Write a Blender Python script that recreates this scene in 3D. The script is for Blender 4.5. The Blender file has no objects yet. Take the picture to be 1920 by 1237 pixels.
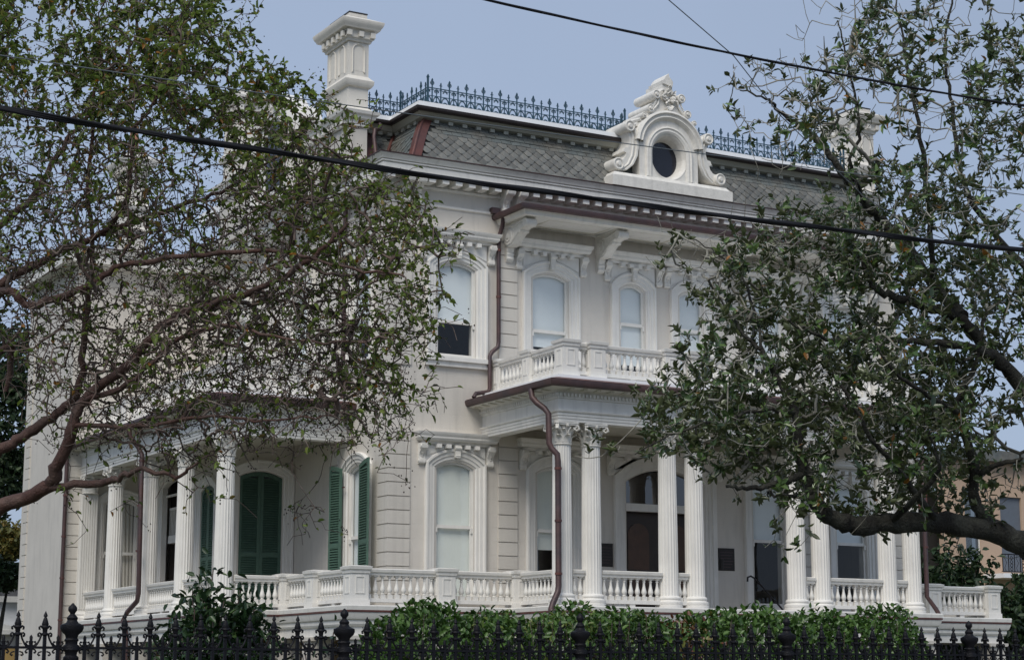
import bpy, bmesh, math, random
import numpy as np
from mathutils import Vector, Matrix
from mathutils.geometry import tessellate_polygon
R = math.radians
scene = bpy.context.scene
col = scene.collection

# ------------------------------------------------------------------ camera
YAW, HOR, FPX = R(29.6), 1272.0, 3550.0
PITCH = math.atan((HOR - 618.5) / FPX)
cam_d = bpy.data.cameras.new('camera'); cam = bpy.data.objects.new('camera', cam_d); col.objects.link(cam)
cam.location = (0, 0, 1.6); cam.rotation_euler = (R(90) + PITCH, 0, -YAW)
cam_d.sensor_width = 36; cam_d.lens = FPX / 1920 * 36; cam_d.clip_end = 3000; cam_d.clip_start = .1
scene.camera = cam
# ------------------------------------------------------------------ world
SUN_AZ, SUN_EL = R(226), R(50)      # azimuth measured clockwise from +Y: light comes from the front left
w = bpy.data.worlds.new('World'); scene.world = w; w.use_nodes = True
nt = w.node_tree; nt.nodes.clear()
out = nt.nodes.new('ShaderNodeOutputWorld'); bg = nt.nodes.new('ShaderNodeBackground')
sky = nt.nodes.new('ShaderNodeTexSky'); sky.sky_type = 'NISHITA'; sky.sun_disc = False
sky.sun_elevation = SUN_EL; sky.sun_rotation = SUN_AZ; sky.air_density = 1.0; sky.dust_density = 2.0; sky.ozone_density = 1.5
mix = nt.nodes.new('ShaderNodeMix'); mix.data_type = 'RGBA'; mix.inputs[0].default_value = .86
mix.inputs[7].default_value = (3.05, 3.75, 5.05, 1)       # even thin overcast
nt.links.new(sky.outputs[0], mix.inputs[6])
# soft cloud variation
tc = nt.nodes.new('ShaderNodeTexCoord'); nz = nt.nodes.new('ShaderNodeTexNoise'); nz.inputs['Scale'].default_value = 2.2; nz.inputs['Detail'].default_value = 4
rmp = nt.nodes.new('ShaderNodeMapRange'); rmp.inputs[1].default_value = .3; rmp.inputs[2].default_value = .7; rmp.inputs[3].default_value = .94; rmp.inputs[4].default_value = 1.07
mul = nt.nodes.new('ShaderNodeVectorMath'); mul.operation = 'SCALE'
nt.links.new(tc.outputs['Generated'], nz.inputs['Vector']); nt.links.new(nz.outputs[0], rmp.inputs[0])
nt.links.new(mix.outputs[2], mul.inputs[0]); nt.links.new(rmp.outputs[0], mul.inputs['Scale'])
nt.links.new(mul.outputs[0], bg.inputs[0]); bg.inputs[1].default_value = .1
nt.links.new(bg.outputs[0], out.inputs[0])
sd = bpy.data.lights.new('sun', 'SUN'); sd.energy = 2.0; sd.angle = R(30); sd.color = (1, .95, .87)
so = bpy.data.objects.new('sun', sd); col.objects.link(so)
sv = Vector((math.sin(SUN_AZ) * math.cos(SUN_EL), math.cos(SUN_AZ) * math.cos(SUN_EL), math.sin(SUN_EL)))
so.rotation_euler = sv.to_track_quat('Z', 'Y').to_euler(); so.location = sv * 60
scene.view_settings.view_transform = 'Standard'; scene.view_settings.look = 'None'
scene.view_settings.exposure = .3; scene.view_settings.gamma = 1

# ------------------------------------------------------------------ materials
def mat(name, c, rough=.6, var=.12, scale=6., bump=.0, bscale=40., metal=0., stain=0., lines=0., rnd=0., tint=None, spec=.5):
    m = bpy.data.materials.new(name); m.use_nodes = True
    n = m.node_tree.nodes; l = m.node_tree.links; b = n['Principled BSDF']
    b.inputs['Roughness'].default_value = rough; b.inputs['Metallic'].default_value = metal; b.inputs['Specular IOR Level'].default_value = spec
    tc = n.new('ShaderNodeTexCoord'); src = tc.outputs['Object']
    nz = n.new('ShaderNodeTexNoise'); nz.inputs['Scale'].default_value = scale; nz.inputs['Detail'].default_value = 6; nz.inputs['Roughness'].default_value = .65
    l.new(src, nz.inputs['Vector'])
    mr = n.new('ShaderNodeMapRange'); mr.inputs[1].default_value = .25; mr.inputs[2].default_value = .75; mr.inputs[3].default_value = 1 - var; mr.inputs[4].default_value = 1 + var * .6
    l.new(nz.outputs[0], mr.inputs[0]); fac = mr.outputs[0]
    def mulf(a, bb):
        q = n.new('ShaderNodeMath'); q.operation = 'MULTIPLY'; l.new(a, q.inputs[0]); l.new(bb, q.inputs[1]); return q.outputs[0]
    if rnd:
        oi = n.new('ShaderNodeObjectInfo'); m2 = n.new('ShaderNodeMapRange'); m2.inputs[3].default_value = 1 - rnd; m2.inputs[4].default_value = 1 + rnd
        l.new(oi.outputs['Random'], m2.inputs[0]); fac = mulf(fac, m2.outputs[0])
    if stain:                                       # rain streaks, long in z
        mp = n.new('ShaderNodeMapping'); mp.inputs['Scale'].default_value = (5, 5, .55); l.new(src, mp.inputs['Vector'])
        n2 = n.new('ShaderNodeTexNoise'); n2.inputs['Scale'].default_value = 1.3; n2.inputs['Detail'].default_value = 7; l.new(mp.outputs[0], n2.inputs['Vector'])
        m3 = n.new('ShaderNodeMapRange'); m3.inputs[1].default_value = .52; m3.inputs[2].default_value = .8; m3.inputs[3].default_value = 1; m3.inputs[4].default_value = 1 - stain
        l.new(n2.outputs[0], m3.inputs[0]); fac = mulf(fac, m3.outputs[0])
    base = n.new('ShaderNodeVectorMath'); base.operation = 'SCALE'; base.inputs[0].default_value = c
    if tint:
        mx = n.new('ShaderNodeMix'); mx.data_type = 'RGBA'; mx.inputs[6].default_value = (*c, 1); mx.inputs[7].default_value = (*tint, 1)
        n4 = n.new('ShaderNodeTexNoise'); n4.inputs['Scale'].default_value = scale * .37; n4.inputs['Detail'].default_value = 5; l.new(src, n4.inputs['Vector'])
        m4 = n.new('ShaderNodeMapRange'); m4.inputs[1].default_value = .4; m4.inputs[2].default_value = .68; l.new(n4.outputs[0], m4.inputs[0])
        l.new(m4.outputs[0], mx.inputs[0]); l.new(mx.outputs[2], base.inputs[0])
    l.new(fac, base.inputs['Scale']); l.new(base.outputs[0], b.inputs['Base Color'])
    if bump or lines:
        bp = n.new('ShaderNodeBump'); bp.inputs['Strength'].default_value = 1; bp.inputs['Distance'].default_value = 1
        n3 = n.new('ShaderNodeTexNoise'); n3.inputs['Scale'].default_value = bscale; n3.inputs['Detail'].default_value = 4; l.new(src, n3.inputs['Vector'])
        sc = n.new('ShaderNodeMath'); sc.operation = 'MULTIPLY'; sc.inputs[1].default_value = bump * .01; l.new(n3.outputs[0], sc.inputs[0]); h = sc.outputs[0]
        if lines:                                   # shallow scored courses
            sx = n.new('ShaderNodeSeparateXYZ'); l.new(src, sx.inputs[0])
            d = n.new('ShaderNodeMath'); d.operation = 'DIVIDE'; d.inputs[1].default_value = lines; l.new(sx.outputs[2], d.inputs[0])
            fr = n.new('ShaderNodeMath'); fr.operation = 'FRACT'; l.new(d.outputs[0], fr.inputs[0])
            gt = n.new('ShaderNodeMapRange'); gt.inputs[1].default_value = .0; gt.inputs[2].default_value = .045; gt.inputs[3].default_value = -.0017; gt.inputs[4].default_value = 0
            l.new(fr.outputs[0], gt.inputs[0])
            ad = n.new('ShaderNodeMath'); l.new(h, ad.inputs[0]); l.new(gt.outputs[0], ad.inputs[1]); h = ad.outputs[0]
        l.new(h, bp.inputs['Height']); l.new(bp.outputs[0], b.inputs['Normal'])
    return m
def leafmat(name, stops, back=None, rough=.45, trans=.25, spec=.5):
    m = bpy.data.materials.new(name); m.use_nodes = True
    n = m.node_tree.nodes; l = m.node_tree.links; b = n['Principled BSDF']
    a = n.new('ShaderNodeAttribute'); a.attribute_name = 'rnd'
    cr = n.new('ShaderNodeValToRGB'); e = cr.color_ramp.elements
    e[0].position = stops[0][0]; e[0].color = (*stops[0][1], 1); e[1].position = stops[-1][0]; e[1].color = (*stops[-1][1], 1)
    for p, c in stops[1:-1]: q = e.new(p); q.color = (*c, 1)
    l.new(a.outputs['Fac'], cr.inputs[0]); colr = cr.outputs[0]
    if back:
        g = n.new('ShaderNodeNewGeometry'); mx = n.new('ShaderNodeMix'); mx.data_type = 'RGBA'; l.new(g.outputs['Backfacing'], mx.inputs[0]); l.new(colr, mx.inputs[6]); mx.inputs[7].default_value = (*back, 1); colr = mx.outputs[2]
    l.new(colr, b.inputs['Base Color']); b.inputs['Roughness'].default_value = rough; b.inputs['Specular IOR Level'].default_value = spec
    if trans:
        t = n.new('ShaderNodeBsdfTranslucent'); l.new(colr, t.inputs[0]); ms = n.new('ShaderNodeMixShader'); ms.inputs[0].default_value = trans
        l.new(b.outputs[0], ms.inputs[1]); l.new(t.outputs[0], ms.inputs[2]); l.new(ms.outputs[0], n['Material Output'].inputs[0])
    return m
def glassmat(name, tintc=(.95, .97, .97), refl=.0):
    m = bpy.data.materials.new(name); m.use_nodes = True
    n = m.node_tree.nodes; l = m.node_tree.links; n.remove(n['Principled BSDF'])
    tr = n.new('ShaderNodeBsdfTransparent'); tr.inputs[0].default_value = (*tintc, 1)
    gl = n.new('ShaderNodeBsdfGlossy'); gl.inputs['Roughness'].default_value = .015
    lw = n.new('ShaderNodeLayerWeight'); lw.inputs[0].default_value = .5
    pw = n.new('ShaderNodeMath'); pw.operation = 'POWER'; pw.inputs[1].default_value = 5; l.new(lw.outputs['Facing'], pw.inputs[0])
    f = n.new('ShaderNodeMath'); f.operation = 'MULTIPLY_ADD'; f.inputs[1].default_value = .95; f.inputs[2].default_value = .045; l.new(pw.outputs[0], f.inputs[0])
    tc = n.new('ShaderNodeTexCoord'); nz = n.new('ShaderNodeTexNoise'); nz.inputs['Scale'].default_value = 1.7; nz.inputs['Detail'].default_value = 1; bp = n.new('ShaderNodeBump'); bp.inputs['Distance'].default_value = .0025
    l.new(tc.outputs['Object'], nz.inputs['Vector']); l.new(nz.outputs[0], bp.inputs['Height']); l.new(bp.outputs[0], gl.inputs['Normal'])
    ad = n.new('ShaderNodeMath'); ad.inputs[1].default_value = refl; l.new(f.outputs[0], ad.inputs[0])
    ms = n.new('ShaderNodeMixShader'); l.new(ad.outputs[0], ms.inputs[0]); l.new(tr.outputs[0], ms.inputs[1]); l.new(gl.outputs[0], ms.inputs[2])
    l.new(ms.outputs[0], n['Material Output'].inputs[0]); return m
M = dict(
 wall=mat('wall_paint', (.635, .595, .535), .62, .09, 1.1, .25, 30, stain=.17, lines=.31),
 wallp=mat('wall_paint_plain', (.60, .565, .51), .62, .10, 1.3, .2, 30, stain=.20),
 quoin=mat('quoin_paint', (.605, .57, .512), .6, .08, 1.5, .25, 25, stain=.16, rnd=.035),
 trim=mat('trim_paint', (.765, .745, .70), .5, .09, 1.7, .25, 30, stain=.20),
 trimc=mat('carved_trim_paint', (.75, .725, .67), .55, .14, 9, .5, 30, stain=.2),
 chim=mat('chimney_stucco', (.70, .665, .60), .7, .08, 2.2, .35, 35, stain=.12),
 upsoff=mat('upper_soffit_paint', (.36, .36, .31), .6, .12, 2, .1),
 soffit=mat('soffit_paint', (.60, .57, .48), .6, .1, 2, .1),
 copper=mat('aged_copper', (.088, .048, .045), .5, .35, 5, .3, 30, metal=.2, tint=(.065, .045, .05)),
 copperl=mat('copper_flashing', (.14, .052, .042), .5, .3, 4, .3, 30, metal=.2, tint=(.075, .04, .04)),
 gutter=mat('dark_gutter', (.03, .022, .022), .5, .3, 4, .2, metal=.2),
 slate=mat('slate', (.125, .142, .140), .5, .25, 7, .6, 35, rnd=.30, tint=(.165, .155, .135)),
 slateb=mat('slate_field', (.122, .140, .138), .5, .40, 5, .6, 35, tint=(.160, .152, .132)), slated=mat('roof_boards', (.03, .033, .033), .9),
 white=mat('white_membrane', (.86, .87, .88), .45, .05, 2),
 crest=mat('cresting_iron', (.022, .066, .100), .5, .25, 12, .2),
 iron=mat('black_iron', (.0055, .0055, .008), .5, .3, 20, .6, 90, spec=.22),
 green=mat('shutter_green', (.070, .135, .098), .6, .22, 6, .3, stain=.3),
 blind=mat('roller_blind', (.78, .81, .82), .8, .04, 1.5),
 blindw=mat('roller_blind_ivory', (.80, .82, .77), .8, .05, 1.2, .3, 3),
 curtain=mat('curtain_cloth', (.62, .58, .52), .85, .08, 3),
 glass=glassmat('window_glass', refl=.01), glassd=glassmat('dark_glass', (.5, .52, .52), .10),
 oculus=mat('oculus_glass', (.012, .013, .022), .12, .2, 3),
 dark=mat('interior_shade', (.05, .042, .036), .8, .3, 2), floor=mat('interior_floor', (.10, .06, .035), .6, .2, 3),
 door=mat('dark_wood', (.030, .016, .010), .4, .4, 4, .3, 30), doorl=mat('panel_wood', (.085, .04, .02), .4, .35, 4, .3, 30),
 bronze=mat('bronze_plaque', (.022, .018, .016), .5, .3, 8, .4, 60, metal=.2),
 deck=mat('porch_deck', (.42, .40, .38), .6, .12, 3),
)

# ------------------------------------------------------------------ mesh helpers
class MB:
    def __init__(s): s.v = []; s.f = []
    def add(s, vs, fs):
        o = len(s.v); s.v += [tuple(p) for p in vs]; s.f += [tuple(i + o for i in f) for f in fs]; return s
    def box(s, x0, x1, y0, y1, z0, z1):
        return s.add([(x0,y0,z0),(x1,y0,z0),(x1,y1,z0),(x0,y1,z0),(x0,y0,z1),(x1,y0,z1),(x1,y1,z1),(x0,y1,z1)],
                     [(0,3,2,1),(4,5,6,7),(0,1,5,4),(1,2,6,5),(2,3,7,6),(3,0,4,7)])
    def bbox(s, x0, x1, y0, y1, z0, z1, b=.012):    # box with its front (-y) edges chamfered
        s.add([(x0,y1,z0),(x1,y1,z0),(x1,y1,z1),(x0,y1,z1),(x0,y0+b,z0),(x1,y0+b,z0),(x1,y0+b,z1),(x0,y0+b,z1),(x0+b,y0,z0+b),(x1-b,y0,z0+b),(x1-b,y0,z1-b),(x0+b,y0,z1-b)],
              [(0,1,5,4)[::-1],(1,2,6,5)[::-1],(2,3,7,6)[::-1],(3,0,4,7)[::-1],(4,5,9,8),(5,6,10,9),(6,7,11,10),(7,4,8,11),(8,9,10,11),(0,3,2,1)[::-1]]); return s
    def prism(s, poly, a0, a1, axis='y'):
        """2D outline extruded; axis y: poly in (x,z); x: poly in (y,z); z: poly in (x,y)"""
        mk = {'y': lambda p, a: (p[0], a, p[1]), 'x': lambda p, a: (a, p[0], p[1]), 'z': lambda p, a: (p[0], p[1], a)}[axis]
        n = len(poly); vs = [mk(p, a0) for p in poly] + [mk(p, a1) for p in poly]
        tri = tessellate_polygon([[Vector((p[0], p[1], 0)) for p in poly]])
        fs = [tuple(t) for t in tri] + [tuple(i + n for i in t[::-1]) for t in tri] + [(i, (i+1) % n, (i+1) % n + n, i + n) for i in range(n)]
        return s.add(vs, fs)
    def plate(s, outer, holes, y0, y1):
        """wall plate in xz with holes, front at y0, back at y1"""
        loops = [outer] + holes; flat = [p for lp in loops for p in lp]; n = len(flat)
        tri = tessellate_polygon([[Vector((p[0], p[1], 0)) for p in lp] for lp in loops])
        vs = [(p[0], y0, p[1]) for p in flat] + [(p[0], y1, p[1]) for p in flat]
        fs = []
        for t in tri:
            a, b, c = (Vector(flat[i]) for i in t); cr = (b - a).x * (c - a).y - (b - a).y * (c - a).x
            t = tuple(t) if cr > 0 else tuple(t[::-1])
            fs += [t, tuple(i + n for i in t[::-1])]
        o = 0
        for lp in loops:
            k = len(lp); fs += [(o+i, o+(i+1) % k, o+(i+1) % k+n, o+i+n) for i in range(k)]; o += k
        return s.add(vs, fs)
    def lathe(s, prof, n=16, c=(0,0,0), flute=0, fd=0.):
        rings = []
        for (r, z) in prof:
            rings.append([(c[0] + r*math.cos(2*math.pi*i/n), c[1] + r*math.sin(2*math.pi*i/n), c[2] + z) for i in range(n)])
        vs = [p for r in rings for p in r]; fs = []
        for j in range(len(prof)-1):
            for i in range(n): fs.append((j*n+i, j*n+(i+1) % n, (j+1)*n+(i+1) % n, (j+1)*n+i))
        fs.append(tuple(range(n))[::-1]); fs.append(tuple((len(prof)-1)*n+i for i in range(n)))
        return s.add(vs, fs)
    def tube(s, pts, r, n=8, close=True):
        pts = [Vector(p) for p in pts]; m = len(pts); rr = r if isinstance(r, (list, tuple)) else [r]*m
        up = Vector((0, 0, 1)); vs = []; prev = None
        for i, p in enumerate(pts):
            d = (pts[min(i+1, m-1)] - pts[max(i-1, 0)]).normalized()
            if prev is None:
                a = up if abs(d.z) < .9 else Vector((1, 0, 0)); x = d.cross(a).normalized()
            else: x = (prev - d * prev.dot(d)).normalized()
            prev = x; y = d.cross(x)
            vs += [p + (x*math.cos(2*math.pi*k/n) + y*math.sin(2*math.pi*k/n)) * rr[i] for k in range(n)]
        fs = [(i*n+k, i*n+(k+1) % n, (i+1)*n+(k+1) % n, (i+1)*n+k) for i in range(m-1) for k in range(n)]
        if close: fs += [tuple(range(n))[::-1], tuple((m-1)*n+k for k in range(n))]
        return s.add(vs, fs)
    def sweep(s, path, prof, closed_prof=True, closed=False):
        """profile [(out,z)] along plan path [(x,y)], out = right of travel, mitred"""
        P = [Vector(p) for p in path]; m = len(P); k = len(prof); vs = []
        for i in range(m):
            d0 = (P[i]-P[i-1]).normalized() if (i or closed) else None; d1 = (P[(i+1) % m]-P[i]).normalized() if (i < m-1 or closed) else None
            if d0 is None: d0 = d1
            if d1 is None: d1 = d0
            n0 = Vector((d0.y, -d0.x)); n1 = Vector((d1.y, -d1.x)); b = (n0+n1); b = b.normalized(); sc = 1/max(.2, b.dot(n0))
            vs += [(P[i].x + b.x*o*sc, P[i].y + b.y*o*sc, z) for o, z in prof]
        kk = k if closed_prof else k-1; mm = m if closed else m-1
        fs = [(i*k+j, i*k+(j+1) % k, ((i+1) % m)*k+(j+1) % k, ((i+1) % m)*k+j) for i in range(mm) for j in range(kk)]
        if closed_prof and not closed:
            fs += [tuple(range(k))[::-1], tuple((m-1)*k+j for j in range(k))]
        return s.add(vs, fs)
    def strip(s, A, B, y0, y1):                    # band between two open outlines [(x,z)] (A at depth y0, B at y1)
        n = len(A); return s.add([(p[0], y0, p[1]) for p in A] + [(p[0], y1, p[1]) for p in B], [(i, i+1, n+i+1, n+i) for i in range(n-1)])
    def mesh(s, name, m=None, smooth=None, recalc=True):
        me = bpy.data.meshes.new(name); me.from_pydata(s.v, [], s.f)
        if recalc:
            bm = bmesh.new(); bm.from_mesh(me); bmesh.ops.recalc_face_normals(bm, faces=bm.faces); bm.to_mesh(me); bm.free()
        if smooth is not None:
            me.shade_smooth(); me.set_sharp_from_angle(angle=R(smooth))
        if m: me.materials.append(m)
        return me
def link(name, me, parent=None, loc=None, rz=0., scale=None, kind=None):
    o = bpy.data.objects.new(name, me); col.objects.link(o)
    if parent: o.parent = parent
    if loc: o.location = loc
    if rz: o.rotation_euler = (0, 0, rz)
    if scale: o.scale = scale
    if kind: o['kind'] = kind
    return o
def part(name, mb, m, parent, smooth=None, loc=None, rz=0., kind=None):
    return link(name, mb.mesh(name, m, smooth), parent, loc, rz, kind=kind)
def thing(name, label, cat, loc=(0,0,0), group=None, me=None, rz=0.):
    o = link(name, me, None, loc, rz); o['label'] = label; o['category'] = cat
    if group: o['group'] = group
    return o
def structure(name, mb, m): o = part(name, mb, m, None); o['kind'] = 'structure'; return o
def arc(hw, z0, zs, zc, n=14):                     # arched outline: bottom left, up, over, bottom right
    h = zc - zs; r = (hw*hw + h*h) / (2*h); a = math.asin(min(1, hw/r)); cz = zc - r
    if h > hw: r = hw
    return [(-hw, z0)] + [(r*math.sin(-a + 2*a*i/n), cz + r*math.cos(-a + 2*a*i/n)) for i in range(n+1)] + [(hw, z0)]
def circ(cx, cz, rx, rz, n=24, a0=0, a1=360): return [(cx + rx*math.cos(R(a0+(a1-a0)*i/n)), cz + rz*math.sin(R(a0+(a1-a0)*i/n))) for i in range(n if a1-a0 == 360 else n+1)]
def spiral(cx, cz, r0, turns, n=28, a0=0, sgn=1, k=.18): return [(cx + r0*(k**(i/n))*math.cos(a0+sgn*2*math.pi*turns*i/n), cz + r0*(k**(i/n))*math.sin(a0+sgn*2*math.pi*turns*i/n)) for i in range(n+1)]

# ================================================================== the house (local frame: x along the front, y into depth, z up)
house = thing('mansion', 'two storey cream Italianate mansion with slate mansard roof, columned porches and iron cresting', 'house', (25.5, 37.5, 0))
FL, HW = 3.10, 7.32
WC = {}                                             # window mesh cache
def wmesh(key, fn):
    if key not in WC: WC[key] = fn()
    return WC[key]
ACANTH = MB()
def bracket_mesh(h, w, d):
    """S-scroll bracket, back at y=0, projecting to -y, top at z=0"""
    key = ('br', h, w, d)
    def mk():
        mb = MB(); o = [(0, 0), (-d, 0), (-d*1.02, -h*.10), (-d*.95, -h*.24), (-d*.72, -h*.33), (-d*.50, -h*.45), (-d*.36, -h*.58), (-d*.38, -h*.70), (-d*.48, -h*.80), (-d*.44, -h*.93), (-d*.25, -h), (0, -h*.98)]
        mb.prism(o, -w/2, w/2, 'x')
        mb.tube([(-w*.62, -d*.80, -h*.16), (w*.62, -d*.80, -h*.16)], d*.19, 10)
        mb.tube([(-w*.60, -d*.26, -h*.84), (w*.60, -d*.26, -h*.84)], d*.17, 10)
        for k in range(3):                         # carved leaf ridges on the face
            z = -h*(.28+.16*k); mb.add([(-w*.36, -d*(.70-.16*k), z), (w*.36, -d*(.70-.16*k), z), (0, -d*(.82-.16*k), z-h*.03), (0, -d*(.5-.12*k), z-h*.17)], [(0,1,2),(0,2,3),(2,1,3)])
        return mb.mesh('bracket', M['trimc'], 35)
    return wmesh(key, mk)
def window(x, y, rz, hw, z0, zc, ztop, rise=.14, blind=None, meet=None, bm='blind', hood=True, sill=True, door=False, curtain=False, shutter=None, parent=None):
    """casing mesh is the part; sash, pane, blind, hood, bracket and keystone are its sub-parts"""
    zs = zc - rise; ow = .29 if not door else .36; key = (hw, z0, zc, ztop, door)
    def casing():
        mb = MB(); prev = None
        for o, y_ in ((0, .14), (0, .02), (.05, -.012), (.06, -.035), (.13, -.035), (.14, -.062), (.22, -.062), (.235, -.10), (ow-.01, -.10), (ow, -.06), (ow, .01)):
            A = arc(hw+o, z0-.0, zs+o*.35, zc+o)
            if prev: mb.strip(prev[0], A, prev[1], y_)
            prev = (A, y_)
        return mb.mesh('window', M['trim'], 30)
    wo = link('window' if not door else 'entrance', wmesh(('cas',)+key, casing), house if parent is None else parent, (x, y, 0), rz)
    if sill:
        def sl(): return MB().box(-hw-ow-.06, hw+ow+.06, -.15, .03, z0-.10, z0-.003).box(-hw-ow-.02, hw+ow+.02, -.09, .03, z0-.22, z0-.101).mesh('sill', M['trim'])
        link('sill', wmesh(('sill',)+key, sl), wo)
    if hood:
        H = hw + ow + .24
        def hd():
            mb = MB(); b = ztop - .24
            pr = [(0, b-.02), (.09, b-.02), (.11, b+.03), (.20, b+.05), (.235, b+.10), (.235, b+.14), (.27, b+.19), (.28, b+.235), (0, ztop)]
            mb.sweep([(-H+.24, .03), (-H+.24, 0), (H-.24, 0), (H-.24, .03)], pr)
            # spandrel panel behind the arch and its raised border
            A = arc(hw+ow, zs-.1, zs+ow*.35, zc+ow)[1:-1]
            mb.strip(A, [(p[0], b-.02) for p in A], -.022, -.022)
            top = zc + ow
            for sg in (-1, 1):
                mb.prism([(sg*(hw+ow-.02), b-.05), (sg*.16, b-.05), (sg*.16, min(top+.03, b-.07)), (sg*(hw+ow)*.6, zs+(top-zs)*.83), (sg*(hw+ow-.02), zs+ow*.35+.14)], -.046, -.02, 'y')
            return mb.mesh('hood', M['trim'], 30)
        ho = link('hood', wmesh(('hood',)+key, hd), wo)
        def dn():
            mb = MB(); return mb.box(-.055, .055, -.19, -.012, -.085, 0).mesh('dentil', M['trim'])
        dm = wmesh(('dent',), dn); nd = 5 if hw > .4 else 4
        for i in range(nd):
            xx = -hw*1.02 + 2.04*hw*i/(nd-1)
            if abs(xx) < .08 and nd == 5: continue
            link('dentil', dm, wo, (xx, 0, ztop-.262))
        bmh = bracket_mesh(.46, .15, .20)
        for sg in (-1, 1): link('bracket', bmh, wo, (sg*(hw+ow+.10), .0, ztop-.262))
        kz = ztop - .262 - (zc+.08)
        def ks():
            mb = MB(); mb.prism([(-.075, 0), (.075, 0), (.055, -kz), (-.055, -kz)], -.16, -.05, 'y'); mb.tube([(-.08, -.15, -kz*.25), (.08, -.15, -kz*.25)], .045, 8); mb.tube([(-.06, -.13, -kz*.85), (.06, -.13, -kz*.85)], .04, 8); return mb.mesh('keystone', M['trimc'], 35)
        link('keystone', wmesh(('key', round(kz, 3)), ks), wo, (0, 0, ztop-.262))
    if door or shutter == 'closed': return wo
    m_ = meet if meet else z0 + (zc-z0)*.47
    def sash():
        mb = MB(); i_ = .055
        A = arc(hw-.002, z0, zs, zc-.002); B = arc(hw-i_, z0+.09, zs-.02, zc-i_)
        for y_ in (.06, .11):
            mb.strip(A, B, y_, y_)
            mb.add([(A[0][0], y_, A[0][1]), (A[-1][0], y_, A[-1][1]), (B[-1][0], y_, B[-1][1]), (B[0][0], y_, B[0][1])], [(0, 1, 2, 3)])
        mb.strip(B, B, .06, .11); mb.box(-hw+i_-.005, hw-i_+.005, .05, .112, m_-.045, m_+.03)
        for sg in (-1, 1): mb.box(min(sg*(hw-.05), sg*(hw-.002)), max(sg*(hw-.05), sg*(hw-.002)), .02, .08, m_-.14, m_-.02)
        return mb.mesh('sash', M['trim'])
    so_ = link('sash', wmesh(('sash', round(m_, 2))+key, sash), wo)
    def pane():
        A = arc(hw-.04, z0+.05, zs-.01, zc-.04); mb = MB(); return mb.add([(p[0], .085, p[1]) for p in A], [tuple(range(len(A)))[::-1]]).mesh('pane', M['glass'], recalc=False)
    link('pane', wmesh(('pane',)+key, pane), wo)
    if blind:
        A = arc(hw-.01, blind, zs, zc); mb = MB(); n = len(A)
        mb.add([(p[0], .15, p[1]) for p in A] + [(p[0], .156, p[1]) for p in A], [tuple(range(n)), tuple(range(n, 2*n))[::-1]])
        mb.tube([(-hw+.03, .15, blind), (hw-.03, .15, blind)], .012, 6)
        part('blind', mb, M[bm], wo)
    if curtain:
        for sg in (-1, 1):
            mb = MB(); rows = 14; cols_ = 16; vs = []
            for r_ in range(rows):
                t = r_/(rows-1); z = zc - .1 + (z0+.25-zc)*t
                wd = hw*(.95 - .62*max(0, min(1, (t-.42)/.3))**1.5) if sg < 0 else hw*(.9-.25*t)
                for c_ in range(cols_):
                    q = c_/(cols_-1); vs.append((sg*(hw - wd*q), .19 + .03*math.sin(q*22+sg), z - .12*q*max(0, t-.4)))
            mb.add(vs, [(r_*cols_+c_, r_*cols_+c_+1, (r_+1)*cols_+c_+1, (r_+1)*cols_+c_) for r_ in range(rows-1) for c_ in range(cols_-1)])
            part('curtain', mb, M['curtain'], wo, 60)
    return wo

# ---- walls with arched openings
LOW = dict(hw=.475, z0=3.32, zc=6.39, ztop=7.02); UP = dict(hw=.49, z0=8.76, zc=10.97, ztop=11.70); SM = dict(hw=.355, z0=8.76, zc=10.94, ztop=11.68)
def hole(x, s, rise=.14, g=.002): return [(x+p[0], p[1]) for p in arc(s['hw']+g, s['z0'], s['zc']-rise, s['zc']+g)][::-1]
DOOR = dict(hw=1.10, z0=FL, zc=6.50, ztop=7.02)
fx_low = [-5.67, -3.07, 3.07, 5.67]; fx_up = [(-5.66, UP), (-3.16, UP), (-.86, SM), (.86, SM), (3.16, UP), (5.66, UP)]
mb = MB().plate([(-HW, 0), (HW, 0), (HW, 13.1), (-HW, 13.1)], [hole(x, LOW) for x in fx_low] + [hole(0, DOOR, .32)] + [hole(x, s) for x, s in fx_up], 0, .3)
part('front_wall', mb, M['wall'], house)
def sidewall(name, x, y0, y1, z0, z1, holes, face=-1, m='wall', th=.3):
    """wall in the yz plane; built facing front and turned: local x -> -y for face=-1"""
    mb = MB()
    L = (lambda yy: -yy) if face < 0 else (lambda yy: yy)
    xs = sorted((L(y0), L(y1))); mb.plate([(xs[0], z0), (xs[1], z0), (xs[1], z1), (xs[0], z1)], [hole(L(yy), s) for yy, s in holes], 0, th)
    return part(name, mb, M[m], house, loc=(x, 0, 0), rz=R(-90 if face < 0 else 90))
sidewall('side_wall', -HW, .3, 3.1, 0, 13.1, [(1.62, LOW), (1.62, UP)])
sidewall('side_wall', -HW, 3.1, 12.6, 7.3, 13.1, [(5.2, UP), (9.2, UP)])
sidewall('side_wall', -7.02, 3.1, 6.3, 0, 7.3, [])
part('return_wall', MB().box(-HW, -7.02, 3.1, 3.102, 0, 7.3), M['wall'], house)
sidewall('side_wall', HW, .3, 13.7, 0, 13.1, [], 1)
# lower wing behind the side veranda
WING = dict(hw=.56, z0=3.2, zc=6.62, ztop=7.0)
mb = MB().plate([(-8.62, 0), (-7.02, 0), (-7.02, 7.3), (-8.62, 7.3)], [hole(-7.88, WING)], 6.0, 6.3); part('wing_wall', mb, M['wall'], house)
STAIR = dict(hw=.78, z0=3.2, zc=6.75, ztop=7.0)
sidewall('wing_wall', -8.62, 6.3, 12.6, 0, 7.3, [(7.75, LOW), (10.35, STAIR)], th=.08)
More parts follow.
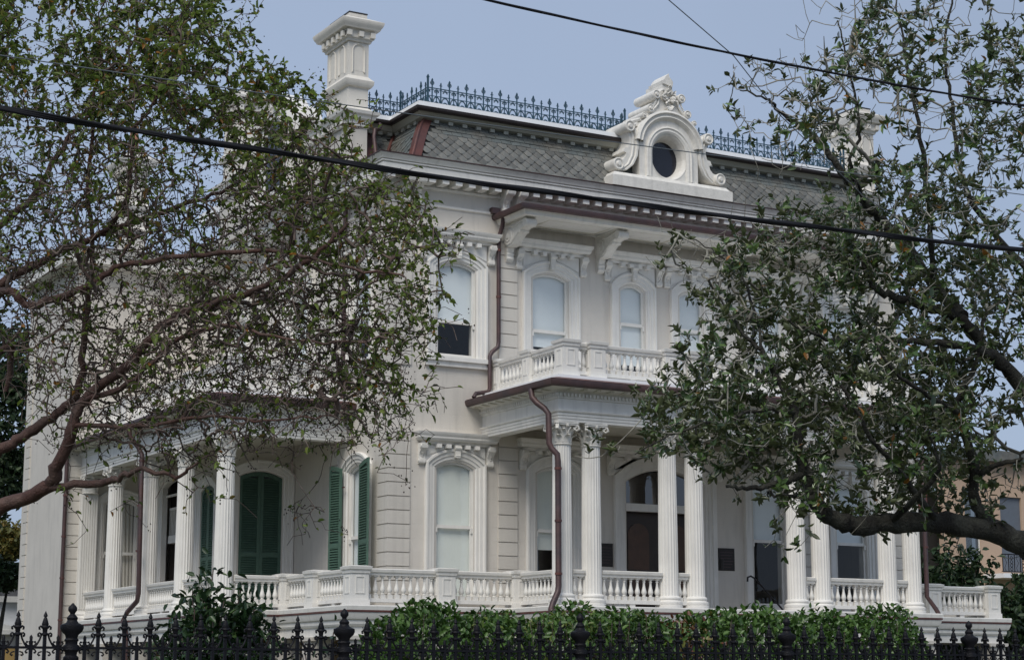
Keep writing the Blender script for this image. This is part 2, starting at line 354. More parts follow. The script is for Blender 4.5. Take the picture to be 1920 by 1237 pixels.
# rear block
RB = dict(hw=.46, z0=3.32, zc=6.39, ztop=7.02)
mb = MB().plate([(-10.75, 0), (-7.02, 0), (-7.02, 13.1), (-10.75, 13.1)], [hole(-9.28, RB)], 12.6, 12.9); part('rear_wall', mb, M['wall'], house)
sidewall('rear_wall', -10.75, 12.9, 16.9, 0, 13.1, [], m='wallp')
part('back_wall', MB().box(-10.75, HW, 16.9, 17.2, 0, 13.1), M['wallp'], house)
for z in (FL-.08, 7.62, 12.95): part('floor_slab', MB().box(-7.02, 7.02, .31, 12.5, z-.1, z), M['floor'], house)
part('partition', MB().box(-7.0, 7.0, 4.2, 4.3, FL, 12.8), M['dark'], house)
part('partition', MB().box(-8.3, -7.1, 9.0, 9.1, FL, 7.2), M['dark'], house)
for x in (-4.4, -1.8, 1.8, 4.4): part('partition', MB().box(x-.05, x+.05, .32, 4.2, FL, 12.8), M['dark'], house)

# ---- windows
window(-5.67, 0, 0, **LOW, blind=3.35, meet=4.95, bm='blindw')
window(-3.07, 0, 0, **LOW, blind=4.52, meet=4.95, bm='blindw')
window(3.07, 0, 0, **LOW, blind=4.97, meet=4.93, bm='blind')
window(5.67, 0, 0, **LOW, blind=4.98, meet=4.95, bm='blind')
bl = [9.62, 9.24, 9.0, 8.82, 9.26, 9.4]
for (x, s), b_ in zip(fx_up, bl): window(x, 0, 0, **s, blind=b_, meet=9.60 if s is UP else 9.98, sill=True)
ws = window(-HW, 1.62, R(-90), **LOW, blind=3.4, hood=False)
window(-HW, 1.62, R(-90), **UP, blind=9.4); window(-HW, 5.2, R(-90), **UP, blind=9.2); window(-HW, 9.2, R(-90), **UP, blind=9.6)
ww = window(-7.88, 6.0, 0, **WING, hood=False, shutter='closed')
wn = window(-8.62, 7.75, R(-90), **LOW, hood=False, shutter='closed')
so_w = window(-8.62, 10.35, R(-90), **STAIR, hood=False, shutter='closed')
part('stair_landing', MB().box(-.74, .9, .17, 1.1, 5.14, 5.34), M['trim'], so_w)
mb = MB().box(-.74, .9, .19, .25, 6.02, 6.08)
for k in range(14): mb.box(-.74+k*.115, -.715+k*.115, .20, .23, 5.34, 6.03)
part('stair_railing', mb, M['trim'], so_w)
part('stair_string', MB().prism([(-.8, 3.2), (-.55, 3.2), (.75, 5.12), (.5, 5.12)], .55, .60, 'y'), M['dark'], so_w)
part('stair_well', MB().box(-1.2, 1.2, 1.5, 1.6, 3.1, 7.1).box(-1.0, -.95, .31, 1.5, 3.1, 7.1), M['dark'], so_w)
part('newel_curtain', MB().prism([(.35, 5.1), (.72, 5.1), (.60, 4.5)], .15, .165, 'y'), M['curtain'], so_w)
part('sash_bar', MB().box(-.78, .78, .10, .14, 6.36, 6.42), M['trim'], so_w)
window(-9.28, 12.6, 0, **RB, curtain=True, meet=4.95, hood=False)
# entrance: transom, doors
dr = window(0, 0, 0, **DOOR, rise=.32, door=True, sill=False, hood=True)
part('transom_bar', MB().box(-1.1, 1.1, .02, .2, 5.50, 5.68), M['trim'], dr)
link('transom_pane', MB().add([(p[0], .14, p[1]) for p in arc(1.09, 5.68, 6.18, 6.49)], [tuple(range(17))[::-1]]).mesh('transom_pane', M['glassd'], recalc=False), dr)
part('transom_panel', MB().box(-1.1, 1.1, .6, .65, 5.6, 6.5), M['doorl'], dr)
for sg in (-1, 1):
    mb = MB().box(min(0, sg*1.09), max(0, sg*1.09), .34, .39, FL, 5.5)
    lf = part('door_leaf', mb, M['door'], dr)
    mb = MB(); A = [(sg*.55+p[0], p[1]) for p in arc(.30, 4.15, 4.95, 5.24)]; mb.plate(A[::-1], [], .325, .339); part('door_panel', mb, M['doorl'], lf)
    part('door_panel', MB().bbox(sg*.55-.30, sg*.55+.30, .325, .339, 3.3, 3.95), M['doorl'], lf)
part('door_knob', MB().lathe([(.0, 0), (.03, .01), (.035, .03), (.02, .05), (0, .055)], 10, (.08, .30, 4.15)), M['bronze'], dr, 40)
for x in (-1.74, 1.76):
    p_ = part('plaque', MB().bbox(x-.25, x+.25, -.03, .0, 4.17, 4.71, .02), M['bronze'], house)
    mb = MB()
    for k in range(6): mb.box(x-.19+.02*(k % 2), x+.19-.03*(k % 3), -.034, -.03, 4.60-.07*k, 4.615-.07*k)
    part('raised_lettering', mb, M['copper'], p_)
part('door_bell', MB().bbox(1.52, 1.60, -.13, -.10, 4.18, 4.45), M['bronze'], house)
# stair handrail
part('stair_handrail', MB().tube([(.90, -2.0, 3.80), (.91, -2.0, 3.90), (1.0, -2.0, 3.93), (1.08, -2.03, 3.88), (1.32, -2.1, 3.62), (1.6, -2.2, 3.30), (1.75, -2.25, 3.12)], .022, 8).tube([(1.08, -2.03, 3.88), (1.08, -2.03, FL)], .014, 6), M['iron'], house, 40)

# ---- shutters
def shutter_leaf(wd, z0, z1, zarch, parent, loc, rz, flip=1):
    """louvred leaf hinged at local x=0, running to +x; arched top falls or rises to zarch"""
    def top(x): t = x/wd; t = t if flip > 0 else 1-t; return z1 + (zarch-z1)*math.sin(t*math.pi/2)
    st = .075; mb = MB()
    for x0, x1 in ((0, st), (wd-st, wd)): mb.prism([(x0, z0), (x1, z0), (x1, top(x1)), (x0, top(x0))], -.02, .02, 'y')
    n = 8; o = [(st+(wd-2*st)*i/n, top(st+(wd-2*st)*i/n)) for i in range(n+1)]
    mb.prism([(p[0], p[1]-.10) for p in o] + o[::-1], -.02, .02, 'y')
    zm = z0 + (z1-z0)*.42
    for a, b in ((z0, z0+.13), (zm-.05, zm+.05), (z0+.55, z0+.62)): mb.box(st, wd-st, -.02, .02, a, b)
    lf = part('shutter', mb, M['green'], parent, loc=loc, rz=rz)
    mb = MB(); z = z0+.14
    while z < z1+.05:
        if not (abs(z-zm) < .06 or abs(z-z0-.585) < .045) and z < min(top(st), top(wd-st))-.10:
            mb.add([(st, -.024, z), (wd-st, -.024, z), (wd-st, .02, z+.045), (st, .02, z+.045), (st, -.024, z+.010), (wd-st, -.024, z+.010), (wd-st, .02, z+.055), (st, .02, z+.055)], [(0,1,2,3),(4,5,6,7),(0,1,5,4),(3,2,6,7)])
        z += .058
    part('louvres', mb, M['green'], lf, kind='stuff')
    part('shutter_back', MB().box(st, wd-st, .021, .026, z0+.05, z1-.02), M['green'], lf)
    return lf
shutter_leaf(.555, 3.22, 6.48, 6.61, ww, (-.56, .05, 0), 0, 1); shutter_leaf(.555, 3.22, 6.48, 6.61, ww, (.0, .05, 0), 0, -1)
shutter_leaf(.47, 3.34, 6.25, 6.38, wn, (-.472, .05, 0), 0, 1); shutter_leaf(.47, 3.34, 6.25, 6.38, wn, (.002, .05, 0), 0, -1)
shutter_leaf(.72, 3.34, 6.34, 6.44, ws, (.46, -.16, 0), R(-9), 1)
shutter_leaf(.52, 3.34, 6.34, 6.44, ws, (-1.04, -.22, 0), R(7), -1)
for zz in (3.9, 5.9): part('shutter_hook', MB().box(-.63, -.42, -.14, -.12, zz, zz+.03), M['copperl'], ws)

# ---- quoins: one block per course
def qcol(name, x0, x1, y0, y1, zs, ze, h=.307):
    n = int(round((ze-zs)/h)); h = (ze-zs)/n
    me = wmesh((name, x0, x1, y0, y1, round(h, 4)), lambda: MB().box(x0, x1, y0, y1, .012, h-.012).mesh('quoin', M['quoin']))
    for i in range(n): link('quoin', me, house, (0, 0, zs+i*h))
for sg in (-1, 1):
    for zs, ze in ((FL, 7.10), (8.5, 12.2)):
        qcol('qc%d' % sg, min(sg*(HW+.035), sg*6.81), max(sg*(HW+.035), sg*6.81), -.035, .51, zs, ze)
        qcol('qi%d' % sg, min(sg*4.56, sg*4.07), max(sg*4.56, sg*4.07), -.035, .01, zs, ze)
qcol('qs', -HW-.035, -HW+.01, 2.68, 3.135, FL, 7.1); qcol('qs', -HW-.035, -HW+.01, 2.75, 3.2, 8.5, 12.2)
qcol('qr', -10.785, -10.30, 12.565, 13.02, 0.1, 12.2); qcol('qrb', -10.785, -10.70, 16.5, 16.95, 0.1, 12.2)

# ---- main cornice, modillions, brackets
cpath = [(-HW, 12.6), (-HW, 0), (HW, 0), (HW, 13)]
prof = [(0, 12.76), (.10, 12.76), (.12, 12.81), (.42, 12.81), (.42, 12.785), (.45, 12.785), (.45, 12.975), (.42, 12.985), (.42, 13.005), (.475, 13.01), (.475, 13.04), (.45, 13.05), (.495, 13.06), (.51, 13.09), (.53, 13.13), (.56, 13.16), (.56, 13.19), (0, 13.26)]
part('main_cornice', MB().sweep(cpath, prof), M['trim'], house, 25)
part('cornice_gutter', MB().sweep(cpath, [(.50, 13.195), (.58, 13.175), (.585, 13.20), (.50, 13.225)]), M['copper'], house)
part('frieze_moulding', MB().sweep(cpath, [(0, 12.59), (.05, 12.60), (.07, 12.65), (.03, 12.67), (.03, 12.76), (0, 12.76)]), M['trim'], house, 25)
part('frieze_moulding', MB().sweep(cpath, [(0, 12.20), (.045, 12.215), (.05, 12.25), (.02, 12.27), (0, 12.27)]), M['trim'], house, 25)
mod = MB().box(-.085, .085, -.40, -.01, -.135, 0).mesh('modillion', M['trim'])
nmod = 44; step = 2*(HW+.2)/nmod
skip = (-7.05, -6.75, -4.45, -4.11, 4.11, 4.45, 6.75, 7.05)
for i in range(nmod+1):
    x = -HW-.2+i*step
    if min(abs(x-q) for q in skip) > .16: link('modillion', mod, house, (x, 0, 12.808))
for i in range(36): link('modillion', mod, house, (-HW, .1+i*step, 12.808), R(-90))
cb = bracket_mesh(.62, .17, .46)
for x in skip: link('cornice_bracket', cb, house, (x, 0, 12.808))
for y in (.30, .62, 2.4, 2.75, 6.6, 7.0): link('cornice_bracket', cb, house, (-HW, y, 12.808), R(-90))
# rear block cornice
rp = [(-10.75, 16.9), (-10.75, 12.6), (-7.32, 12.6)]
part('rear_cornice', MB().sweep(rp, prof), M['trim'], house, 25)
part('rear_gutter', MB().sweep(rp, [(.50, 13.195), (.58, 13.175), (.585, 13.20), (.50, 13.225)]), M['copper'], house)

# ---- canopy over the balcony
hp = [(-4.4, 0), (-4.4, -1.1), (4.4, -1.1), (4.4, 0)]
part('canopy', MB().sweep(hp, [(-1.0, 12.02), (.10, 12.0), (.10, 11.97), (.17, 11.99), (.19, 12.06), (.22, 12.10), (.22, 12.14), (-1.08, 12.3)]).box(-3.5, 3.5, -.12, 0, 12.0, 12.28), M['trim'], house, 25)
part('canopy_soffit', MB().box(-4.39, 4.39, -1.08, -.002, 12.025, 12.04), M['soffit'], house)
mb = MB()
for x in (-2.9, -.98, .98, 2.9):
    for s in (-1, 1): pass
    mb.sweep([(x-.8, -.25), (x+.8, -.25), (x+.8, -.9), (x-.8, -.9)][::-1], [(0, 12.024), (.05, 12.024), (.05, 12.0), (.02, 12.005), (0, 12.01)], closed=True)
part('canopy_panels', mb, M['soffit'], house)
part('canopy_gutter', MB().sweep(hp, [(.20, 12.10), (.28, 12.075), (.33, 12.10), (.345, 12.16), (.34, 12.20), (.22, 12.215), (-1.06, 12.42), (-1.06, 12.32)]), M['copper'], house, 25)
def console_mesh():
    mb = MB(); o = [(0, 0), (-1.02, 0), (-1.10, -.05), (-1.10, -.17), (-1.0, -.215), (-.90, -.205), (-.80, -.235), (-.70, -.30), (-.60, -.35), (-.50, -.42), (-.42, -.48), (-.33, -.52), (-.20, -.53), (-.07, -.48), (0, -.40)]
    mb.prism(o, -.11, .11, 'x')
    mb.tube([(-.14, -1.02, -.11), (.14, -1.02, -.11)], .10, 14); mb.tube([(-.125, -.74, -.24), (.125, -.74, -.24)], .06, 10)
    mb.tube([(-.13, -.23, -.29), (.13, -.23, -.29)], .20, 18); mb.tube([(-.145, -.23, -.29), (.145, -.23, -.29)], .13, 14); mb.tube([(-.16, -.23, -.29), (.16, -.23, -.29)], .06, 10)
    for s in (-1, 1):
        mb.tube([(s*.118, -.23-p[0], -.29+p[1]) for p in spiral(0, 0, .215, 2.0, 30, R(-60), 1, .2)], .024, 6)
        mb.tube([(s*.118, -1.02-p[0], -.11+p[1]) for p in spiral(0, 0, .10, 1.5, 20, R(60), 1, .25)], .016, 6)
        mb.tube([(s*.118, -.30, -.075), (s*.118, -.55, -.10), (s*.118, -.80, -.07), (s*.118, -.98, -.02)], .020, 6)
        mb.tube([(s*.118, -.36, -.46), (s*.118, -.58, -.33), (s*.118, -.78, -.21), (s*.118, -.94, -.18)], .020, 6)
    mb.prism([(0, -.42), (-.17, -.50), (-.15, -.58), (-.10, -.66), (-.12, -.74), (-.08, -.84), (-.03, -.86), (0, -.86)], -.085, .085, 'x')
    for k in range(3): mb.tube([(-.09, -.09, -.58-.1*k), (.09, -.09, -.58-.1*k)], .05-.006*k, 8)
    mb.box(-.15, .15, -1.06, 0, .0, .035)
    return mb.mesh('console', M['trimc'], 40)
cm = console_mesh()
for x in (-4.31, -1.80, 1.80, 4.31): link('console', cm, house, (x, 0, 11.975))

# ---- mansard roof
RP = [(0, 13.20), (.10, 13.42), (.20, 13.66), (.31, 13.90), (.43, 14.12), (.56, 14.30), (.66, 14.40)]    # inset, z : concave
def insz(t):
    k = t*(len(RP)-1); i = min(int(k), len(RP)-2); q = k-i
    return RP[i][0]+(RP[i+1][0]-RP[i][0])*q, RP[i][1]+(RP[i+1][1]-RP[i][1])*q
BX, BY, SY = 6.95, -.28, 1.22        # lower corner of the front pavilion roof, and the set-back face
mb = MB()
def face_strip(fa, fb):
    n = len(RP); vs = [fa(i, z) for i, z in RP] + [fb(i, z) for i, z in RP]
    mb.add(vs, [(k, n+k, n+k+1, k+1) for k in range(n-1)])
face_strip(lambda i, z: (-BX+i, BY+i, z), lambda i, z: (BX-i, BY+i, z))
for sg in (-1, 1):
    face_strip(lambda i, z: (sg*(BX-i), SY+i, z), lambda i, z: (sg*(BX-i), BY+i, z))
    face_strip(lambda i, z: (sg*7.40, SY+i, z), lambda i, z: (sg*(BX-i), SY+i, z))
roof = part('mansard_roof', mb, M['slated'], house)
part('roof_deck', MB().box(-7.35, 7.35, 1.86, 12.5, 14.3, 14.56).box(-6.3, 6.3, .36, 1.86, 14.3, 14.56), M['white'], house)
part('eaves_deck', MB().box(-HW-.5, HW+.5, -.52, 16.5, 13.19, 13.215), M['gutter'], house)
part('rear_deck', MB().box(-10.7, -7.3, 12.7, 16.9, 13.15, 13.21), M['gutter'], house)
# slates: hexagonal courses below, plain courses above
SW, NR, NH = .262, 11, 7
def hexs(w): return [(-w/2+.007, 0), (w/2-.007, 0), (w/2-.007, -.10), (w*.13, -.20), (-w*.13, -.20), (-w/2+.007, -.10)]
def slate_mesh(kind):
    o = hexs(SW) if kind == 'hex' else [(-SW/2+.006, 0), (SW/2-.006, 0), (SW/2-.006, -.14), (-SW/2+.006, -.14)]
    return MB().prism(o, -.018, .0, 'y').mesh('slate', M['slate'])
smh, smp = slate_mesh('hex'), slate_mesh('plain')
rs = random.Random(4); slates = []
L = [0]
for a, b in zip(RP, RP[1:]): L.append(L[-1]+math.hypot(b[0]-a[0], b[1]-a[1]))
def at_len(s):
    for i in range(len(RP)-1):
        if s <= L[i+1] or i == len(RP)-2:
            q = (s-L[i])/(L[i+1]-L[i]); a, b = RP[i], RP[i+1]
            return a[0]+(b[0]-a[0])*q, a[1]+(b[1]-a[1])*q, math.atan2(b[0]-a[0], b[1]-a[1])
def slate_rows(org, dirv, inward, length_fn, rz, prio):
    for r in range(NR):
        s = .17 + r*(L[-1]-.17)/(NR-.6); i, z, tilt = at_len(min(s, L[-1]-.01)); a0, a1 = length_fn(i)
        kind = smh if r < NH else smp; off = (SW/2 if r % 2 else 0)
        k0 = math.ceil((a0+SW*.5-off)/SW)
        x = k0*SW+off
        while x < a1-SW*.45:
            p = Vector(org)+Vector(dirv)*x+Vector(inward)*i+Vector((0, 0, z))-Vector(inward)*(.010+.006*rs.random())
            slates.append((prio, r, kind, p, rz, -tilt-.075+rs.uniform(-.02, .02), rs.uniform(-.045, .045))); x += SW
slate_rows((0, BY, 0), (1, 0, 0), (0, 1, 0), lambda i: (-BX+i+.06, BX-i-.06), 0, 0)
for sg in (-1, 1): slate_rows((0, SY, 0), (1, 0, 0), (0, 1, 0), lambda i, sg=sg: ((-7.38, -BX+i-.02) if sg < 0 else (BX-i+.02, 7.38)), 0, 1)
slate_rows((-BX, 0, 0), (0, -1, 0), (1, 0, 0), lambda i: (-SY-i, -BY-i-.06), R(-90), 1)
slate_rows((BX, 0, 0), (0, 1, 0), (-1, 0, 0), lambda i: (BY+i+.06, SY+i), R(90), 2)
ind = [s for s in slates if s[2] is smh and s[0] == 0 and not (-1.6 < s[3].x < 1.75 and s[3].z < 14.2)][:300]; ids = set(map(id, ind)); rest = MB()
for s in slates:
    _, r, me, p, rz, tilt, spin = s
    if id(s) in ids:
        o = link('slate', me, roof, p); o.rotation_euler = (tilt, spin, rz)
    else:
        X = Matrix.Translation(p) @ Matrix.Rotation(rz, 4, 'Z') @ Matrix.Rotation(spin, 4, 'Y') @ Matrix.Rotation(tilt, 4, 'X')
        rest.add([X @ v.co for v in me.vertices], [tuple(q.vertices) for q in me.polygons])
part('slate_courses', rest, M['slateb'], roof, kind='stuff')
# copper hips and valleys
for sg in (-1, 1):
    def strip3(fn, wv, nm):
        mb = MB(); pts = [Vector(fn(i, z)) for i, z in RP]; W_ = Vector(wv)
        if nm[0] == 'h':                            # folded copper over the hip: two flat wings and a roll
            k = len(pts); vs = [p+Vector((-sg*.19, -.045, .03)) for p in pts]+[p+Vector((sg*.035, -.05, .03)) for p in pts]+[p+Vector((sg*.045, .17, .03)) for p in pts]
            mb.add(vs, [(q*k+i, q*k+i+1, (q+1)*k+i+1, (q+1)*k+i) for q in (0, 1) for i in range(k-1)]); mb.tube([p+Vector((sg*.03, -.045, .03)) for p in pts], .032, 6)
        else: mb.tube([p + Vector((sg*.0, -.02, .015)) for p in pts], .05, 6)
        part(nm, mb, M['copperl'], roof, 50)
    strip3(lambda i, z: (sg*(BX-i), BY+i, z), (1, 0, 0), 'hip_flashing')
    strip3(lambda i, z: (sg*(BX-i)+sg*.05, SY+i-.03, z-.02), (1, 0, 0), 'valley_flashing')
    mb = MB(); pts = [(i, z) for i, z in RP]
    for k in range(len(pts)-1):
        (i0, z0), (i1, z1) = pts[k], pts[k+1]
        mb.add([(sg*7.42, SY+i0-.06, z0), (sg*7.05, SY+i0-.06, z0), (sg*(7.12), SY+i1-.06, z1), (sg*7.42, SY+i1-.06, z1)], [(0, 1, 2, 3)])
    part('end_flashing', mb, M['copperl'], roof)
    part('roof_leader', MB().tube([(sg*7.0, 1.35, 14.42), (sg*7.02, 1.3, 14.30), (sg*7.14, 1.16, 14.22), (sg*7.24, 1.12, 14.2), (sg*7.27, 1.10, 14.0), (sg*7.28, .9, 13.3)], .05, 8), M['copper'], roof, 50)
# upper cornice, gutter, white edge
up = [(-7.34, 1.84), (-6.29, 1.84), (-6.29, .38), (6.29, .38), (6.29, 1.84), (7.34, 1.84)]
part('upper_cornice', MB().sweep(up, [(-.05, 14.24), (.02, 14.24), (.04, 14.30), (.24, 14.36), (.28, 14.42), (.34, 14.46), (.34, 14.50), (-.05, 14.52)]), M['upsoff'], house, 25)
um = MB().box(-.06, .06, -.20, -.02, -.06, .02).mesh('block', M['upsoff'])
for i in range(34): link('cornice_block', um, house, (-6.1+i*12.2/33, .38, 14.325))
for i in range(4):
    link('cornice_block', um, house, (-6.29, .55+i*.33, 14.325), R(-90)); link('cornice_block', um, house, (-7.1+i*.25, 1.84, 14.325))
part('upper_gutter', MB().sweep(up, [(.30, 14.47), (.40, 14.46), (.44, 14.50), (.45, 14.56), (.30, 14.56)]), M['gutter'], house)
part('roof_edge', MB().sweep(up, [(-.4, 14.57), (.36, 14.57), (.38, 14.58), (.37, 14.69), (.20, 14.72), (-.4, 14.72)]), M['white'], house)

# ---- iron cresting
def crest_unit():
    """0.44 m of cresting: a tall finial, a short one, rails, hoops and scrolls"""
    mb = MB(); r = .017
    def t(pts, rr=r): mb.tube([(p[0], 0, p[1]) for p in pts], rr, 4, False)
    for z in (.05, .50): mb.box(-.22, .22, -.011, .011, z-.011, z+.011)
    mb.box(-.22, .22, -.008, .008, .30, .316)
    for x, h in ((-.11, .66), (.11, .60)):
        mb.box(x-.012, x+.012, -.012, .012, -.02, h)
    t(circ(-.11, .625, .045, .045, 10, 0, 360)+[(-.065, .625)], .012)
    mb.prism([(-.11, .74), (-.085, .69), (-.11, .65), (-.135, .69)], -.012, .012); mb.box(-.155, -.065, -.010, .010, .617, .633)
    mb.prism([(.11, .66), (.128, .62), (.11, .585), (.092, .62)], -.012, .012); mb.box(.075, .145, -.010, .010, .573, .587)
    for cx in (0, -.22, .22):
        a0, a1 = (0, 180) if cx == 0 else ((0, 90) if cx < 0 else (90, 180))
        t(circ(cx, .16, .085, .13, 8, a0, a1)); t(circ(cx, .13, .045, .045, 8, a0, a1))
        t(circ(cx, .40, .05, .05, 8, a0, a1)); 
        x0, x1 = (max(cx-.10, -.22), min(cx+.10, .22))
    for x in (0,):
        mb.box(x-.009, x+.009, -.009, .009, .05, .43); mb.prism([(x, .47), (x+.02, .43), (x, .40), (x-.02, .43)], -.01, .01); mb.box(x-.035, x+.035, -.008, .008, .385, .40)
    for x in (-.165, -.055, .055, .165):
        t(spiral(x, .115, .042, 1.25, 9, 0 if x < 0 else math.pi, 1 if x < 0 else -1, .35), .009)
        t(circ(x, .50, .05, .05, 6, 200, 340), .009)
    return mb.mesh('cresting_panel', M['crest'])
cu = crest_unit()
cpost = MB().box(-.02, .02, -.02, .02, 0, .76).prism([(0, .84), (.035, .77), (0, .73), (-.035, .77)], -.02, .02).mesh('cresting_post', M['crest'])
def crest_run(p0, p1):
    d = Vector(p1)-Vector(p0); n = max(1, round(d.length/.44)); a = math.atan2(d.y, d.x)
    for i in range(n):
        p = Vector(p0)+d*((i+.5)/n); link('cresting_panel', cu, cresting, (p.x, p.y, 14.70), a, (d.length/n/.44, 1, 1))
    link('cresting_post', cpost, cresting, (p0[0], p0[1], 14.68)); link('cresting_post', cpost, cresting, (p1[0], p1[1], 14.68))
cresting = part('roof_cresting', MB().sweep([(-7.3, 1.9), (-6.2, 1.9), (-6.2, .46), (6.2, .46), (6.2, 1.9), (7.3, 1.9)], [(-.012, 14.70), (.012, 14.70), (.012, 14.72), (-.012, 14.72)]), M['crest'], house)
crest_run((-7.3, 1.9), (-6.2, 1.9)); crest_run((-6.2, 1.9), (-6.2, .46)); crest_run((-6.2, .46), (-.72, .46)); crest_run((.72, .46), (6.2, .46)); crest_run((6.2, .46), (6.2, 1.9)); crest_run((6.2, 1.9), (7.3, 1.9))
crest_run((-.72, .46), (-.72, 2.0)); crest_run((-7.0, 2.6), (-7.0, 7.2))

# ---- attic wall and chimneys on the sides
def chimney(x0, x1, y0, y1, zb, parent=house, s=1.0):
    """shaft from zb, base band, arched panels, dentilled cap"""
    mb = MB().box(x0, x1, y0, y1, zb, zb+2.2)
    ch = part('chimney', mb, M['chim'], parent)
    path = [(x0, y1), (x0, y0), (x1, y0), (x1, y1)]
    part('base_band', MB().sweep(path, [(0, zb+.55), (.06, zb+.57), (.10, zb+.63), (.11, zb+.72), (.05, zb+.78), (0, zb+.84)], closed=True), M['chim'], ch, 30)
    part('plinth', MB().sweep(path, [(0, zb-.05), (.08, zb-.05), (.08, zb+.01), (.03, zb+.06), (0, zb+.08)], closed=True), M['chim'], ch)
    zc_ = zb+1.72
    part('cap', MB().sweep(path, [(0, zc_-.06), (.04, zc_-.06), (.06, zc_), (.10, zc_+.02), (.10, zc_+.19), (.20, zc_+.22), (.22, zc_+.27), (.25, zc_+.31), (.275, zc_+.38), (.275, zc_+.42), (0, zc_+.55)], closed=True), M['chim'], ch, 25)
    part('flue_top', MB().box(x0+.03, x1-.03, y0+.05, y1-.05, zb+2.2, zb+2.38), M['chim'], ch); part('flue_cover', MB().box(x0+.02, x1-.02, y0+.04, y1-.04, zb+2.381, zb+2.41), M['bronze'], ch)
    dm = wmesh(('chd',), lambda: MB().box(-.06, .06, -.16, 0, -.13, 0).mesh('dentil', M['chim']))
    nx = 3
    for i in range(nx): link('dentil', dm, ch, (x0-.04+(x1-x0+.08)*i/(nx-1), y0, zc_+.17))
    ny = 5
    for i in range(ny): link('dentil', dm, ch, (x0, y0+(y1-y0)*(i+.2)/(ny-.6), zc_+.17), R(-90))
    def panel(hw, cx, yy, rz, ox):
        A = arc(hw, zb+.92, zb+1.45, zb+1.45+hw*.98, 10); B = arc(hw-.035, zb+.955, zb+1.45, zb+1.45+(hw-.035)*.98, 10)
        m_ = MB(); C_ = arc(hw+.02, zb+.90, zb+1.45, zb+1.47+hw*.98, 10)
        m_.strip(C_, A, -.004, -.038); m_.strip(A, B, -.038, -.004)
        m_.add([(p[0], -.0035, p[1]) for p in B], [tuple(range(len(B)))])
        part('arched_panel', m_, M['chim'], ch, 30, loc=(ox, yy, 0), rz=rz)
    panel((x1-x0)*.30, 0, y0, 0, (x0+x1)/2)
    for k in (.28, .72): panel((y1-y0)*.14, 0, y0+(y1-y0)*k, R(-90), x0)
    return ch
for sg in (-1, 1):
    xa, xb = (-7.90, -7.38) if sg < 0 else (7.38, 7.90)
    part('attic_wall', MB().box(xa+.02, xb-.02, 1.2, 9.4, 13.0, 14.42), M['wallp'], house)
    pth = [(xa, 9.4), (xa, 1.2), (xb, 1.2), (xb, 9.4)]
    part('attic_cornice', MB().sweep(pth, [(0, 14.22), (.05, 14.23), (.06, 14.36), (.13, 14.40), (.15, 14.46), (.20, 14.50), (.22, 14.57), (0, 14.62)], closed=True), M['trim'], house, 25)
    ad = wmesh(('atd',), lambda: MB().box(-.05, .05, -.13, 0, -.10, 0).mesh('dentil', M['trim']))
    if sg < 0:
        for i in range(30): link('attic_dentil', ad, house, (xa, 1.3+i*.27, 14.36), R(-90))
    chimney(xa, xb, 1.22, 2.42, 14.62); chimney(xa, xb, 8.0, 9.2, 14.62)
# arched attic dormer on the side
ads = MB(); A = arc(.95, 13.2, 14.9, 15.75, 16); B = arc(.62, 13.2, 14.75, 15.35, 16)
ads.prism([(p[0], p[1]) for p in A], 0, .9, 'y')
side_d = part('attic_dormer', ads, M['trim'], house, 30, loc=(-8.15, 5.0, 0), rz=R(-90))
mb = MB(); mb.strip(arc(1.15, 13.25, 14.95, 15.95, 16), arc(1.02, 13.25, 14.9, 15.82, 16), -.16, -.12); mb.strip(arc(1.15, 13.25, 14.95, 15.95, 16), arc(1.15, 13.25, 14.95, 15.95, 16), -.16, .5); mb.strip(arc(1.02, 13.25, 14.9, 15.82, 16), arc(.95, 13.25, 14.9, 15.75, 16), -.12, -.02); part('arch_moulding', mb, M['trim'], side_d, 40)
mb = MB(); mb.strip(arc(.62, 13.5, 14.75, 15.35, 16), arc(.54, 13.55, 14.7, 15.26, 16), -.06, .0); part('opening_moulding', mb, M['trim'], side_d, 40)
mb = MB(); Bq = arc(.54, 13.55, 14.7, 15.26, 16); mb.add([(p[0], -.004, p[1]) for p in Bq], [tuple(range(len(Bq)))]); part('pane', mb, M['oculus'], side_d)
for i in range(9):
    an = R(20+140*i/8); link('arch_dentil', wmesh(('atd',), None), side_d, (1.0*math.cos(an)*.95, 0, 14.85+.85*math.sin(an)))
# rear chimney with a clay pot
rc = chimney(-8.6, -8.0, 15.2, 16.3, 14.6); part('shaft_base', MB().box(-8.6, -8.0, 15.2, 16.3, 13.1, 14.6), M['chim'], rc); part('clay_pot', MB().lathe([(.16, 0), (.14, .35), (.17, .4), (.17, .5), (.13, .52), (.12, .8), (.15, .85)], 14, (-8.3, 15.7, 17.0)), mat('terracotta', (.42, .2, .12), .8), rc, 40)

# ---- the front dormer with its oculus and scrolls
DV = -.42
dorm = part('front_dormer', MB().sweep([(-1.66, .9), (-1.66, DV-.10), (1.66, DV-.10), (1.66, .9)], [(-.3, 13.2), (.10, 13.2), (.10, 13.45), (.05, 13.47), (-.02, 13.56), (-.12, 13.58), (-.3, 13.58)]).box(-1.5, 1.5, DV, .9, 13.22, 13.575), M['trimc'], house, 25, loc=(-.02, 0, 0))
def dpart(nm, mb, sm=35, m='trimc'): return part(nm, mb, M[m], dorm, sm)
